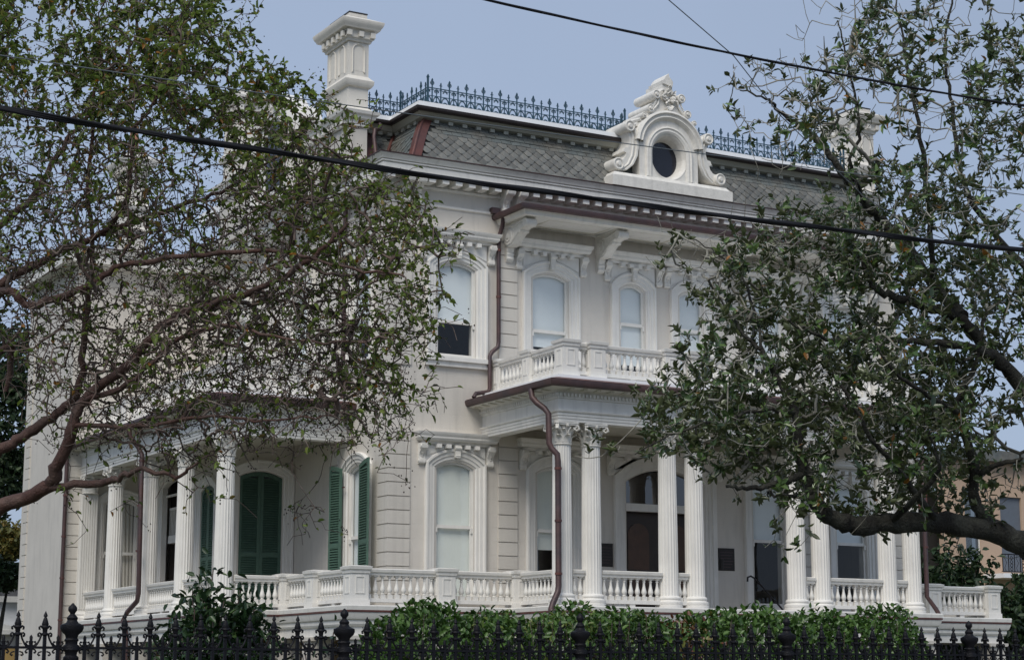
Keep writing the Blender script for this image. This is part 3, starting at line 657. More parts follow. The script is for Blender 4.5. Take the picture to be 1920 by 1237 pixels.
# body: arched block with an oval hole, back to front
oc, orx, orz = 14.14, .56, .60
body = [(-.86, 13.57), (.86, 13.57)] + circ(0, 14.36, .86, .80, 20, 0, 180)
dpart('dormer_body', MB().plate(body, [circ(0, oc, orx-.04, orz-.04, 32)[::-1]], DV, DV+.34))
mb = MB(); mb.strip(circ(0, 14.36, .80, .74, 20, 0, 180), circ(0, 14.36, .80, .74, 20, 0, 180), DV+.34, 1.4); dpart('dormer_vault', mb)
for sg in (-1, 1): dpart('dormer_cheek', MB().box(min(sg*.78, sg*.72), max(sg*.78, sg*.72), DV+.34, 1.2, 13.3, 14.5))
mb = MB()
for (r0, d0), (r1, d1) in zip([(.99, .0), (.99, -.10), (.93, -.13), (.90, -.09), (.86, -.075), (.82, -.10), (.78, -.06), (.74, 0)], [(.99, -.10), (.93, -.13), (.90, -.09), (.86, -.075), (.82, -.10), (.78, -.06), (.74, 0), (.74, 0)]):
    a = circ(0, 14.36, r0, r0*.945, 24, 6, 174); b = circ(0, 14.36, r1, r1*.945, 24, 6, 174); mb.strip(a, b, DV+d0, DV+d1)
mb.strip(circ(0, 14.36, .99, .935, 24, 6, 174), circ(0, 14.36, .99, .935, 24, 6, 174), DV, DV+.35); dpart('arch_moulding', mb)
mb = MB()
def ring(o): return [(-(orx+o), 13.58)] + circ(0, oc+.05, orx+o, orz+o*.95, 24, 180, 0) + [(orx+o, 13.58)]
for (r0, d0), (r1, d1) in zip([(.12, 0), (.12, -.05), (.08, -.065), (.05, -.04), (.0, -.05), (-.06, -.02)], [(.12, -.05), (.08, -.065), (.05, -.04), (.0, -.05), (-.06, -.02), (-.06, 0)]):
    mb.strip(ring(r0), ring(r1), DV+d0, DV+d1)
dpart('oculus_surround', mb)
mb = MB()
ov = lambda k: circ(0, oc, orx*k, orz*k, 32)+[(orx*k, oc)]
prev = None
for k, d in ((.96, -.01), (.90, .02), (.86, .06), (.82, .10), (.78, .20), (.74, .30)):
    if prev: mb.strip(ov(prev[0]), ov(k), DV+prev[1], DV+d)
    prev = (k, d)
dpart('oculus_frame', mb); dpart('oculus_pane', MB().add([(p[0], DV+.28, p[1]) for p in circ(0, oc, orx*.76, orz*.76, 32)], [tuple(range(32))]), None, 'oculus')
def sroll(x, z, r, par, back):                      # a rolled end with ring and button on its face
    mb = MB(); mb.tube([(x, DV-.06, z), (x, DV+back, z)], r, 18)
    mb.tube([(x+p[0], DV-.06, z+p[1]) for p in circ(0, 0, r*.84, r*.84, 16)+[(r*.84, 0)]], r*.15, 6, False)
    mb.tube([(x, DV-.10, z), (x, DV-.05, z)], [r*.30, r*.52], 12)
    link('scroll_roll', mb.mesh('scroll_roll', M['trimc'], 40), dorm)
# side C-scrolls: plates with rolled ends running back
for sg in (-1, 1):
    lo, hi = (1.50, 13.77), (1.16, 14.76)
    inner = [(1.50, 13.60), (1.22, 13.66), (1.02, 13.82), (.90, 14.05), (.86, 14.30), (.88, 14.55), (.97, 14.76), (1.08, 14.88)]
    outer = [(1.24, 14.70), (1.17, 14.60), (1.12, 14.44), (1.13, 14.34), (1.17, 14.24), (1.26, 14.22), (1.30, 14.12), (1.22, 14.10), (1.25, 14.0), (1.32, 13.92), (1.46, 13.88), (1.56, 13.86)]
    pl = [(sg*x, z) for x, z in inner+[(1.2, 14.90)]+outer]
    sc = dpart('side_scroll', MB().prism(pl, DV+.02, DV+.95))
    for (x, z), r in ((lo, .155), (hi, .145)): sroll(x*sg, z, r, sc, 1.0)
    mb = MB()
    off = lambda o: [(sg*(x+o*(.9 if i else .3)), z+(o*.3 if i == 0 else 0)) for i, (x, z) in enumerate(inner)]
    mb.strip(off(0), off(.035), DV+.02, DV-.035); mb.strip(off(.035), off(.09), DV-.035, DV-.035); mb.strip(off(.09), off(.12), DV-.035, DV+.018); mb.strip(off(.15), off(.17), DV+.019, DV-.015); mb.strip(off(.17), off(.20), DV-.015, DV-.015); mb.strip(off(.20), off(.22), DV-.015, DV+.019)
    part('scroll_band', mb, M['trimc'], sc, 40)
# crest above the arch
cr = [(-.66, 15.02), (-.62, 15.18), (-.50, 15.30), (-.36, 15.44), (-.31, 15.60), (-.30, 15.74), (-.20, 15.80), (-.14, 15.90), (-.15, 16.04), (0, 16.12), (.15, 16.04), (.14, 15.90), (.20, 15.80), (.30, 15.74), (.31, 15.60), (.36, 15.44), (.50, 15.30), (.62, 15.18), (.66, 15.02), (.3, 15.22), (0, 15.26), (-.3, 15.22)]
crest_ = dpart('dormer_crest', MB().prism(cr, DV+.02, DV+.75))
for sg in (-1, 1):
    mb = MB()
    for x, z, r in ((.55, 15.30, .105), (.37, 15.68, .115), (.74, 15.10, .07)): sroll(sg*x, z, r, crest_, .8)
    for k in range(8):                              # beaded edge
        t = k/7; mb.tube([(sg*(.335+.09*t*t), DV-.02, 15.60-.22*t), (sg*(.375+.09*t*t), DV-.02, 15.60-.22*t)], .018, 5)
    mb.tube([(sg*x, DV-.01, z) for x, z in ((.30, 15.72), (.28, 15.58), (.30, 15.46), (.38, 15.36), (.50, 15.24))], .030, 6)
    for k in range(6): a = R(20+11*k); mb.tube([(sg*1.02*math.cos(a), DV+.05, 14.36+.985*math.sin(a)), (sg*1.07*math.cos(a), DV+.45, 14.36+1.02*math.sin(a))], .055, 6)
    part('crest_edge', mb, M['trimc'], crest_, 45)
mb = MB(); rr_ = random.Random(8)                  # acanthus cartouche
for k in range(26):
    a = R(rr_.uniform(0, 360)); q = rr_.uniform(.2, 1); x, z = .17*q*math.cos(a), 15.66+.26*q*math.sin(a); l_ = rr_.uniform(.06, .13)
    pts = [(x, DV+.0, z), (x+.4*l_*math.cos(a), DV-.05, z+.4*l_*math.sin(a)), (x+.8*l_*math.cos(a), DV-.075, z+.7*l_*math.sin(a)), (x+l_*math.cos(a+.5), DV-.03, z+.8*l_*math.sin(a)-.03)]
    mb.tube(pts, [.018, .034, .030, .012], 6)
for k in range(5): a = R(-150+30*k); mb.tube([(0, DV-.03, 15.42), (.09*math.cos(a), DV-.07, 15.42+.11*math.sin(a)), (.10*math.cos(a), DV-.03, 15.42+.14*math.sin(a))], [.02, .038, .015], 6)
for s in (-1, 1): mb.tube([(s*p[0]+s*.05, DV-.05, p[1]) for p in spiral(.07, 15.64, .085, 1.3, 16, R(200), 1, .3)], .02, 6)
part('acanthus_carving', mb, M['trimc'], crest_, 60)
mb = MB().prism([(-.15, 16.0), (-.17, 16.08), (-.10, 16.12), (-.06, 16.20), (.02, 16.28), (.05, 16.18), (.12, 16.12), (.15, 16.06), (.13, 15.96)], DV-.02, DV+.60)
part('finial_leaf', mb, M['trimc'], crest_)

# ---- Corinthian columns
def fluted(r0, r1, h, n=20, seg=6):
    mb = MB(); k = 6; N = n*k; rings = []
    for j in range(seg+1):
        t = j/seg; r = r0 + (r1-r0)*(t**1.6); ring_ = []
        for i in range(N):
            ph = (i % k)/k; fl = 0 if ph < .2 else math.sin((ph-.2)/.8*math.pi)
            rr = r - .020*fl*(1 if 0 < j < seg else .0); a = 2*math.pi*i/N; ring_.append((rr*math.cos(a), rr*math.sin(a), h*t if 0 < j < seg else (h*.0+.0 if j == 0 else h)))
        rings += ring_
    # flutes start and stop close to the ends
    for i in range(N): rings[N+i] = (rings[N+i][0], rings[N+i][1], .05); rings[(seg-1)*N+i] = (rings[(seg-1)*N+i][0], rings[(seg-1)*N+i][1], h-.05)
    mb.add(rings, [(j*N+i, j*N+(i+1) % N, (j+1)*N+(i+1) % N, (j+1)*N+i) for j in range(seg) for i in range(N)]); return mb
ZB, ZT = FL, 6.97
shaft_me = fluted(.218, .190, 6.50-3.36).mesh('column', M['trim'], 50)
base_me = MB().lathe([(.30, 0), (.30, .06), (.285, .065), (.30, .10), (.295, .14), (.26, .155), (.25, .175), (.262, .19), (.268, .215), (.255, .24), (.225, .262)], 28).mesh('column_base', M['trim'], 45)
def capital_mesh():
    mb = MB(); H = ZT-6.50
    mb.lathe([(.19, -.01), (.218, .0), (.218, .03), (.19, .04), (.188, .20), (.20, .33), (.235, .40)], 20)
    def leaf(a, z0, h, w, ro, curl):
        ca, sa = math.cos(a), math.sin(a); vs = []
        for t, ww, o in ((0, .8, 0), (.35, 1, .008), (.65, .95, .02), (.85, .75, .05), (1.0, .45, curl), (.93, .2, curl+.022)):
            for q in (-1, 0, 1):
                rad = ro + o + (.018 if q == 0 else 0); tx = q*w*ww*.5
                vs.append((rad*ca - tx*sa, rad*sa + tx*ca, z0 + h*t))
        mb.add(vs, [(i*3+j, i*3+j+1, (i+1)*3+j+1, (i+1)*3+j) for i in range(5) for j in range(2)])
    for i in range(8): leaf(2*math.pi*i/8, .04, .16, .15, .195, .11)
    for i in range(8): leaf(2*math.pi*(i+.5)/8, .05, .28, .14, .195, .135)
    for i in range(4):
        a = math.pi/4 + i*math.pi/2; d = Vector((math.cos(a), math.sin(a), 0)); s_ = Vector((-d.y, d.x, 0))
        for sg in (-1, 1):
            pts = []
            for k in range(12):
                t = k/11
                if t < .5: q = t/.5; pts.append(d*(.20+.10*q) + s_*sg*.07*(1-q*.8) + Vector((0, 0, .22+.16*q)))
                else: q = (t-.5)/.5; an = R(90-400*q); rr = .068*(1-.6*q); c_ = d*.335+Vector((0, 0, .345)); pts.append(c_ + d*rr*math.cos(an) + Vector((0, 0, rr*math.sin(an))) + s_*sg*.02)
            mb.tube(pts, .021, 6)
    for i in range(4):
        a = i*math.pi/2; ca, sa = math.cos(a), math.sin(a); mb.lathe([(0, -.04), (.04, -.02), (.045, .02), (0, .05)], 8, (.25*ca, .25*sa, .40))
        for sg in (-1, 1): mb.tube([(.21*ca-sg*.03*sa, .21*sa+sg*.03*ca, .24), (.235*ca-sg*.05*sa, .235*sa+sg*.05*ca, .32), (.24*ca-sg*.09*sa, .24*sa+sg*.09*ca, .36), (.24*ca-sg*.07*sa, .24*sa+sg*.07*ca, .33)], .015, 5)
    ab = []
    for i in range(4):
        a0 = math.pi/4 + i*math.pi/2
        for t in (-.10, .10): ab.append((.365*math.cos(a0+t), .365*math.sin(a0+t)))
        for t in (.3, .5, .7): r_ = .365*(1-.30*math.sin(t*math.pi)**.7); ab.append((r_*math.cos(a0+t*math.pi/2), r_*math.sin(a0+t*math.pi/2)))
    mb.prism(ab, H-.065, H-.035, 'z'); mb.prism([(x*1.05, y*1.05) for x, y in ab], H-.034, H-.002, 'z')
    return mb.mesh('capital', M['trimc'], 45)
cap_me = capital_mesh()
def column(x, y):
    c = link('column', shaft_me, house, (x, y, 3.36)); link('column_base', base_me, c, (0, 0, ZB-3.36+.002)); link('capital', cap_me, c, (0, 0, 6.50-3.36)); return c
PX = [-4.74, -4.01, -2.04, -1.34, 1.46, 2.16, 4.13, 4.88]; PV = -3.1
for x in PX: column(x, PV)
for x in (-4.74, 4.88): column(x, -.42) if 0 else None
SXP = -10.2; SVS = [2.4, 4.95, 7.5, 10.2]
for y in SVS: column(SXP, y)
# pilaster at the rear block
mb = MB().box(-10.45, -9.98, 12.40, 12.58, 3.36, 6.50)
for k in range(7): mb.box(-10.43+k*.065, -10.395+k*.065, 12.375, 12.41, 3.42, 6.44)
pil = part('pilaster', mb, M['trim'], house); part('pilaster_base', MB().sweep([(-10.45, 12.6), (-10.45, 12.38), (-9.98, 12.38), (-9.98, 12.6)], [(-.1, FL), (.07, FL), (.07, FL+.1), (.04, FL+.14), (.05, FL+.19), (.02, FL+.26), (-.1, FL+.26)]), M['trim'], pil, 30)
pc = link('pilaster_capital', cap_me, pil, (-10.2, 12.46, 6.50))

# ---- entablatures, gutters, balcony deck
EP = [(0, 6.975), (.0, 6.975), (.0, 7.035), (.015, 7.04), (.015, 7.10), (.03, 7.105), (.03, 7.16), (.06, 7.175), (.07, 7.20), (.02, 7.215), (.0, 7.22), (.0, 7.46), (.035, 7.47), (.035, 7.50), (.04, 7.50), (.04, 7.585), (.06, 7.60), (.10, 7.64), (.34, 7.66), (.34, 7.70), (-.30, 7.78), (-.30, 6.975)]
def entab(nm, path, ret):
    e = part(nm, MB().sweep(path, EP), M['trim'], house, 25)
    mb = MB()
    for a, b in zip(path, path[1:]):
        d = Vector(b)-Vector(a); n = int(d.length/.092); t = d.normalized(); nn = Vector((t.y, -t.x))
        for i in range(n+1):
            c = Vector(a)+t*(i+.2)*d.length/n + nn*.04; u_ = t*.025; o_ = nn*.04
            q = [c-u_, c+u_, c+u_+o_, c-u_+o_]; mb.add([(p.x, p.y, 7.508) for p in q]+[(p.x, p.y, 7.58) for p in q], [(0,1,2,3),(4,5,6,7),(0,1,5,4),(1,2,6,5),(2,3,7,6),(3,0,4,7)])
    part('dentil_band', mb, M['trim'], e, kind='stuff')
    me = wmesh(('mut',), lambda: MB().box(-.045, .045, -.30, -.11, -.018, .012).mesh('mutule', M['soffit']))
    for a, b in zip(path, path[1:]):
        d = Vector(b)-Vector(a); n = max(2, int(d.length/.33)); t = d.normalized(); ang = math.atan2(t.y, t.x)
        for i in range(n): c = Vector(a)+t*d.length*(i+.5)/n; link('mutule', me, e, (c.x, c.y, 7.645), ang)
    g = part('gutter', MB().sweep(path, [(.30, 7.69), (.38, 7.66), (.44, 7.69), (.46, 7.76), (.455, 7.80), (.30, 7.81)]), M['copper'], e, 30)
    part('roof_flashing', MB().sweep(path, [(.31, 7.815), (.44, 7.812), (.10, 7.90), (-.3, 7.90), (-.3, 7.80)]), M['copperl'], e)
    return e
pe = [(-4.97, 0), (-4.97, -3.36), (5.11, -3.36), (5.11, 0)]
entab('porch_entablature', pe, 0)
part('porch_ceiling', MB().box(-4.95, 5.09, -3.2, 0, 7.22, 7.26), M['soffit'], house)
part('balcony_deck', MB().box(-5.02, 5.16, -3.45, -.002, 7.905, 7.97), M['white'], house)
se = [(-10.43, 12.6), (-10.43, 2.17), (-7.32, 2.17)]
entab('veranda_entablature', se, 0)
part('veranda_ceiling', MB().box(-10.3, -7.33, 2.3, 12.6, 7.22, 7.26), M['soffit'], house)
part('veranda_roof', MB().box(-10.4, -7.33, 2.2, 12.58, 7.905, 7.97), M['white'], house)

# ---- balustrades
BAL = [(.052, .0), (.052, .09)]
def baluster():
    mb = MB().box(-.05, .05, -.05, .05, 0, .085)
    mb.lathe([(.032, .085), (.045, .095), (.030, .11), (.040, .125), (.056, .16), (.058, .185), (.050, .22), (.036, .27), (.026, .33), (.023, .385), (.034, .395), (.034, .41), (.024, .42), (.040, .445)], 12)
    mb.box(-.048, .048, -.048, .048, .445, .475); return mb.mesh('baluster', M['trim'], 45)
bal_me = baluster()
def post(me_key, w, h=.82):
    def mk():
        mb = MB().box(-w/2, w/2, -w/2, w/2, 0, h-.12); mb.box(-w/2-.02, w/2+.02, -w/2-.02, w/2+.02, 0, .12)
        mb.sweep([(-w/2, w/2), (-w/2, -w/2), (w/2, -w/2), (w/2, w/2)], [(-.02, h-.16), (.02, h-.16), (.025, h-.10), (.05, h-.08), (.06, h-.02), (-.02, h)], closed=True); mb.box(-w/2, w/2, -w/2, w/2, h-.06, h-.002)
        for a in range(4):
            X = Matrix.Rotation(a*math.pi/2, 4, 'Z'); q = w*.27; f = MB()
            A = [(-q, .24), (q, .24), (q, h-.22), (-q, h-.22)]; B = [(-q+.025, .265), (q-.025, .265), (q-.025, h-.245), (-q+.025, h-.245)]
            for i in range(4): j = (i+1) % 4; f.add([(A[i][0], -w/2-.012, A[i][1]), (A[j][0], -w/2-.012, A[j][1]), (B[j][0], -w/2-.012, B[j][1]), (B[i][0], -w/2-.012, B[i][1]), (B[j][0], -w/2, B[j][1]), (B[i][0], -w/2, B[i][1]), (A[i][0], -w/2, A[i][1]), (A[j][0], -w/2, A[j][1])], [(0, 1, 2, 3), (3, 2, 4, 5), (0, 1, 7, 6)])
            mb.add([X @ Vector(p) for p in f.v], f.f)
        return mb.mesh('post', M['trim'], 25)
    return wmesh(('post', w, h), mk)
def balustrade(runs, z, posts, w=.40, spacing=.165):
    """runs: [(p0,p1)] clear spans; posts: [(x,y)] (first entry of each pair may carry its own width)"""
    b = None
    for p0, p1 in runs:
        mb = MB(); d = (Vector(p1)-Vector(p0)); a = math.atan2(d.y, d.x); X = Matrix.Translation((p0[0], p0[1], z)) @ Matrix.Rotation(a, 4, 'Z'); l_ = d.length
        t = MB().box(0, l_, -.085, .085, .075, .155); t2 = t; t = MB()
        t.add([(xx, yy, zz) for xx in (0, l_) for yy, zz in ((-.07, .63), (.07, .63), (.075, .68), (.105, .70), (.115, .755), (.05, .775), (-.05, .775), (-.115, .755), (-.105, .70), (-.075, .68))], [(i, (i+1) % 10, 10+(i+1) % 10, 10+i) for i in range(10)]+[tuple(range(10)), tuple(range(10, 20))])
        if l_ > 1.5: t2.box(l_*.5-.07, l_*.5+.07, -.07, .07, 0, .076)
        mb.add([X @ Vector(p) for p in t.v], t.f)
        b = part('balustrade', mb, M['trim'], house, 25); mb = MB(); mb.add([X @ Vector(p) for p in t2.v], t2.f); part('bottom_rail', mb, M['trim'], b)
        n = max(1, round(d.length/spacing)); a = math.atan2(d.y, d.x)
        for i in range(n): p = Vector(p0)+d.to_2d()*((i+.5)/n); link('baluster', bal_me, b, (p.x, p.y, z+.155), a)
    for q in posts:
        ww = q[2] if len(q) > 2 else w; link('balustrade_post', post('p', ww), house, (q[0], q[1], z+.002))
    return b
tz = FL
def spans(pts, axis, hw=.2):                        # clear spans between consecutive posts
    return [((pts[i][0]+hw*(axis == 'x'), pts[i][1]-hw*(axis == 'y')), (pts[i+1][0]-hw*(axis == 'x'), pts[i+1][1]+hw*(axis == 'y'))) for i in range(len(pts)-1)]
FT = -1.35
lp = [(-8.70, FT), (-6.66, FT), (-4.80, FT)]
balustrade(spans(lp, 'x'), tz, lp)
sp_ = [(-8.70, 2.30), (-8.70, .62), (-8.70, FT)]
balustrade([((-8.70, 2.10), (-8.70, .82)), ((-8.70, .42), (-8.70, FT+.2))], tz, [(-8.70, 2.34), (-8.70, .62)])
balustrade([((-9.98, 2.34), (-8.90, 2.34))], tz, [])
balustrade([((SXP, SVS[i+1]-.24), (SXP, SVS[i]+.24)) for i in range(3)] + [((SXP, 12.4), (SXP, SVS[3]+.24))], tz, [], spacing=.15)
balustrade([((-4.78, FT-.22), (-4.78, PV+.24))], tz, [])
balustrade([((PX[0]+.22, PV), (PX[1]-.22, PV)), ((PX[1]+.22, PV), (PX[2]-.22, PV)), ((PX[2]+.22, PV), (PX[3]-.22, PV)), ((PX[4]+.22, PV), (PX[5]-.22, PV)), ((PX[5]+.22, PV), (PX[6]-.22, PV)), ((PX[6]+.22, PV), (PX[7]-.22, PV))], tz, [])
rp_ = [(6.98, FT), (8.94, FT)]
balustrade(spans(rp_, 'x')+[((5.15, FT), (6.78, FT))], tz, rp_); balustrade([((8.94, 2.2), (8.94, FT+.2))], tz, [(8.94, 2.4)])
balustrade([((4.92, FT-.22), (4.92, PV+.24))], tz, [(4.92, FT)])
# balcony
bz = 7.965; bv = -3.12; bx = [-4.62, -3.93, -1.98, -1.28, 1.34, 2.06, 4.04, 4.76]
balustrade(spans([(x, bv) for x in bx], 'x', .19), bz, [(x, bv, .38) for x in bx], spacing=.175)
for x in (-4.62, 4.76): balustrade([((x, -.25), (x, -1.45)), ((x, -1.75), (x, bv+.19))], bz, [(x, -.16, .22), (x, -1.6, .30)])
# veranda roof balustrade
vb = [(-10.05, 2.5), (-8.72, 2.5), (-7.52, 2.5)]
balustrade(spans(vb, 'x', .17), bz, [(x, y, .34) for x, y in vb]); vy = [12.2, 9.8, 7.4, 5.0, 2.5]
balustrade([((-10.05, vy[i]-.17), (-10.05, vy[i+1]+.17)) for i in range(4)], bz, [(-10.05, y, .34) for y in vy[:-1]])

# ---- terrace: deck, copper edge, mouldings, piers
tp = [(-10.56, 12.6), (-10.56, 1.98), (-9.02, 1.98), (-9.02, -1.68), (-5.12, -1.68), (-5.12, -3.52), (5.30, -3.52), (5.30, -1.68), (9.26, -1.68), (9.26, 3.0)]
part('terrace_deck', MB().prism(tp+[(-7.0, 3.0), (-7.0, 12.6)], FL-.10, FL, 'z'), M['deck'], house)
part('terrace_edge', MB().sweep(tp, [(-.05, FL-.10), (.05, FL-.10), (.06, FL-.02), (.05, FL+.001), (-.05, FL+.0015)]), M['trim'], house, 25)
part('terrace_flashing', MB().sweep(tp, [(-.05, FL-.145), (.055, FL-.14), (.055, FL-.102), (-.05, FL-.101)]), M['copperl'], house)
part('terrace_moulding', MB().sweep(tp, [(-.25, FL-.62), (-.10, FL-.62), (-.10, FL-.44), (-.06, FL-.42), (-.04, FL-.38), (-.04, FL-.31), (.0, FL-.28), (.03, FL-.20), (.04, FL-.147), (-.25, FL-.147)]), M['trim'], house, 25)
pier = MB().box(-.24, .24, -.24, .24, 0, FL-.70).box(-.30, .30, -.30, .30, FL-.70, FL-.621).box(-.29, .29, -.29, .29, 0, .25).mesh('pier', M['wallp'])
for x, y in [(-8.7, -1.36), (-6.9, -1.36), (-5.12+.3, -1.36), (-4.8, -3.2), (-2.9, -3.2), (-1.5, -3.2), (1.7, -3.2), (3.1, -3.2), (4.98, -3.2), (6.2, -1.36), (8.94, -1.36), (8.94, 1.2), (-8.7, .6), (-8.7, 2.3), (-10.24, 2.3), (-10.24, 4.95), (-10.24, 7.5), (-10.24, 10.2), (-10.24, 12.3)]:
    link('pier', pier, house, (x, y, 0))
part('basement_wall', MB().sweep([(-8.62, 12.6), (-8.62, 6.0), (-7.4, 6.0), (-7.4, .4), (-7.4, -.02), (7.4, -.02), (7.4, 3.0)], [(0, 0), (.06, 0), (.06, FL-.12), (0, FL-.12)]), mat('basement_stucco', (.30, .21, .12), .8, .2, 2), house)
# front steps (hidden behind the hedge)
for i in range(9): part('step', MB().box(-1.1, 1.25, -3.62-(i+1)*.30, -3.62-i*.30, 0, FL-(i+1)*.31), M['deck'], house)

# ---- downpipes
def pipe(pts, r=.055, m='copper'):
    o = part('downpipe', MB().tube(pts, r, 10), M[m], house, 50)
    for a, b in zip(pts, pts[1:]):
        h = a[2]-b[2]
        if h > .9 and abs(a[0]-b[0]) < .05:
            for k in range(int(h/1.1)+1): z = a[2]-.12-k*1.1; part('pipe_strap', MB().tube([(a[0], a[1], z), (a[0], a[1], z-.05)], r*1.22, 10), M['copperl'], o, 40) if z > b[2]+.1 else None
    return o
pipe([(-5.38, -2.9, 7.68), (-5.38, -2.95, 7.50), (-5.33, -3.05, 7.38), (-5.22, -3.2, 7.24), (-5.17, -3.28, 7.12), (-5.17, -3.30, 6.50), (-5.14, -3.35, 6.38), (-5.04, -3.42, 6.25), (-5.03, -3.43, 6.1), (-5.03, -3.43, 3.50), (-5.06, -3.45, 3.38), (-5.20, -3.48, 3.14), (-5.26, -3.5, 3.0), (-5.28, -3.66, 2.9), (-5.28, -3.66, .1)], .065)
pipe([(-4.60, -.30, 12.1), (-4.60, -.26, 11.9), (-4.60, -.12, 11.72), (-4.62, -.12, 11.5), (-4.62, -.12, 9.2), (-4.64, -.12, 9.08), (-4.80, -.14, 8.95), (-4.86, -.14, 8.85), (-4.86, -.14, 8.10), (-4.90, -.14, 8.02), (-5.25, -.2, 7.95), (-5.32, -.22, 7.85)], .05)
part('leader_head', MB().box(-4.80, -4.58, -.14, 0, 12.22, 12.36), M['copper'], house)
pipe([(-7.42, 2.3, 12.9), (-7.42, 2.3, 8.0)], .055)
pipe([(-10.85, 7.35, 7.68), (-10.83, 7.35, 7.45), (-10.62, 7.3, 7.2), (-10.55, 7.2, 7.0), (-10.55, 7.10, 3.62), (-10.56, 7.15, 3.45), (-10.60, 7.75, 3.2), (-10.66, 7.85, 3.0), (-10.66, 7.6, 2.7), (-10.66, 7.55, .1)], .06)
pipe([(-10.86, 12.50, 7.68), (-10.86, 12.50, .1)], .055)
pipe([(5.34, -3.15, 7.68), (5.32, -3.2, 7.3), (5.16, -3.3, 7.0), (5.14, -3.3, 3.5), (5.30, -3.42, 3.2), (5.36, -3.46, 3.06)], .055)

# ================================================================== ground
gm = mat('lawn_soil', (.055, .075, .03), .95, .4, 1.2, 3, 20, tint=(.07, .055, .035))
o = structure('ground', MB().add([(-900, -300, -.02), (1400, -300, -.02), (1400, 1800, -.02), (-900, 1800, -.02)], [(0, 1, 2, 3)]), gm)
structure('road', MB().add([(-200, -9, 0), (300, -9, 0), (300, 10.2, 0), (-200, 10.2, 0)], [(0, 1, 2, 3)]), mat('asphalt', (.05, .05, .052), .9, .25, 2, 1.5, 60))
structure('kerb', MB().box(-200, 300, 10.2, 10.36, -.02, .13), mat('kerb_stone', (.30, .29, .27), .8, .2, 3, 1))
structure('pavement', MB().add([(-200, 12.2, .02), (300, 12.2, .02), (300, 15.2, .02), (-200, 15.2, .02)], [(0, 1, 2, 3)]), mat('concrete', (.32, .31, .29), .9, .2, 1.5, .8))
structure('verge', MB().add([(-200, 10.36, .01), (300, 10.36, .01), (300, 12.2, .01), (-200, 12.2, .01)], [(0, 1, 2, 3)]), gm)
structure('garden_path', MB().add([(24.3, 15.8, .01), (27.0, 15.8, .01), (27.0, 31.2, .01), (24.3, 31.2, .01)], [(0, 1, 2, 3)]), mat('brick_path', (.24, .12, .08), .9, .3, 9, 1))

# ================================================================== iron fence
FY = 15.5; P0, PS = 4.64, 2.455; RZ = 1.852
fence = thing('iron_fence', 'black cast iron fence with spear pickets and turned posts along the bottom edge', 'fence', (0, FY, 0))
x0, x1 = P0-PS, P0+5*PS
part('rail', MB().box(x0, x1, -.014, .014, RZ-.010, RZ+.010), M['iron'], fence); part('rail', MB().box(x0, x1, -.016, .016, .42, .45), M['iron'], fence); part('rail', MB().box(x0, x1, -.014, .014, 1.40, 1.42), M['iron'], fence)
part('fence_base', MB().box(x0-.2, x1+.2, -.14, .14, -.02, .26), mat('granite_base', (.28, .27, .26), .85, .25, 4, 1), fence)
pm = MB().lathe([(.075, .26), (.075, .40), (.055, .43), (.050, .5), (.050, 1.60), (.062, 1.62), (.062, 1.66), (.048, 1.69), (.048, 1.73), (.063, 1.75), (.063, 1.775), (.047, 1.79), (.050, 1.815), (.070, 1.835), (.066, 1.868), (.050, 1.88), (.050, 1.90), (.060, 1.915), (.048, 1.93), (.054, 1.955), (.085, 1.985), (.096, 2.01), (.094, 2.035), (.05, 2.055), (.040, 2.075), (.046, 2.095), (.034, 2.11), (.020, 2.125), (.022, 2.135), (.037, 2.155), (.036, 2.18), (.018, 2.20), (.006, 2.215)], 20).mesh('fence_post', M['iron'], 40)
def tall_picket():
    mb = MB().box(-.013, .013, -.013, .013, .26, 1.99); mb.lathe([(.016, 1.965), (.030, 1.975), (.030, 1.985), (.018, 1.995), (.020, 2.0), (.022, 2.02), (.034, 2.035), (.026, 2.05), (.030, 2.06), (.018, 2.10), (.010, 2.118), (.019, 2.125), (.014, 2.14), (.0, 2.17)], 10)
    for s in (-1, 1):
        mb.tube([(s*.02, 0, 2.03), (s*.036, 0, 2.045), (s*.048, 0, 2.035), (s*.046, 0, 2.02), (s*.038, 0, 2.018)], [.010, .009, .009, .009, .006], 6)      # curled leaves
        c = [(s*x, 0, z) for x, z in ((.108, RZ+.012), (.085, RZ+.020), (.062, RZ+.045), (.040, RZ+.085), (.030, RZ+.115), (.034, RZ+.132), (.046, RZ+.138), (.056, RZ+.128), (.054, RZ+.114), (.044, RZ+.112))]
        mb.tube(c, [.008]*8+[.010, .012], 6)
        mb.tube([(s*.02, 0, RZ-.012), (s*.045, 0, RZ-.020), (s*.052, 0, RZ-.036), (s*.042, 0, RZ-.044), (s*.034, 0, RZ-.038)], [.006, .007, .007, .008, .009], 6)
    return mb.mesh('tall_picket', M['iron'], 45)
def short_picket():
    mb = MB().box(-.013, .013, -.013, .013, .26, RZ+.05); mb.lathe([(.016, RZ+.03), (.019, RZ+.05), (.012, RZ+.055), (.014, RZ+.085), (0, RZ+.105)], 8)
    for s in (-1, 1):
        mb.tube([(s*.012, 0, RZ+.012), (s*.030, 0, RZ+.018), (s*.042, 0, RZ+.034), (s*.034, 0, RZ+.048), (s*.024, 0, RZ+.042)], [.006, .007, .007, .008, .009], 6)
        mb.tube([(s*.012, 0, RZ-.012), (s*.034, 0, RZ-.018), (s*.044, 0, RZ-.034), (s*.036, 0, RZ-.044), (s*.026, 0, RZ-.038)], [.006, .007, .007, .008, .009], 6)
    return mb.mesh('short_picket', M['iron'], 45)
tpm, spm = tall_picket(), short_picket(); N = 11; pst = PS/N
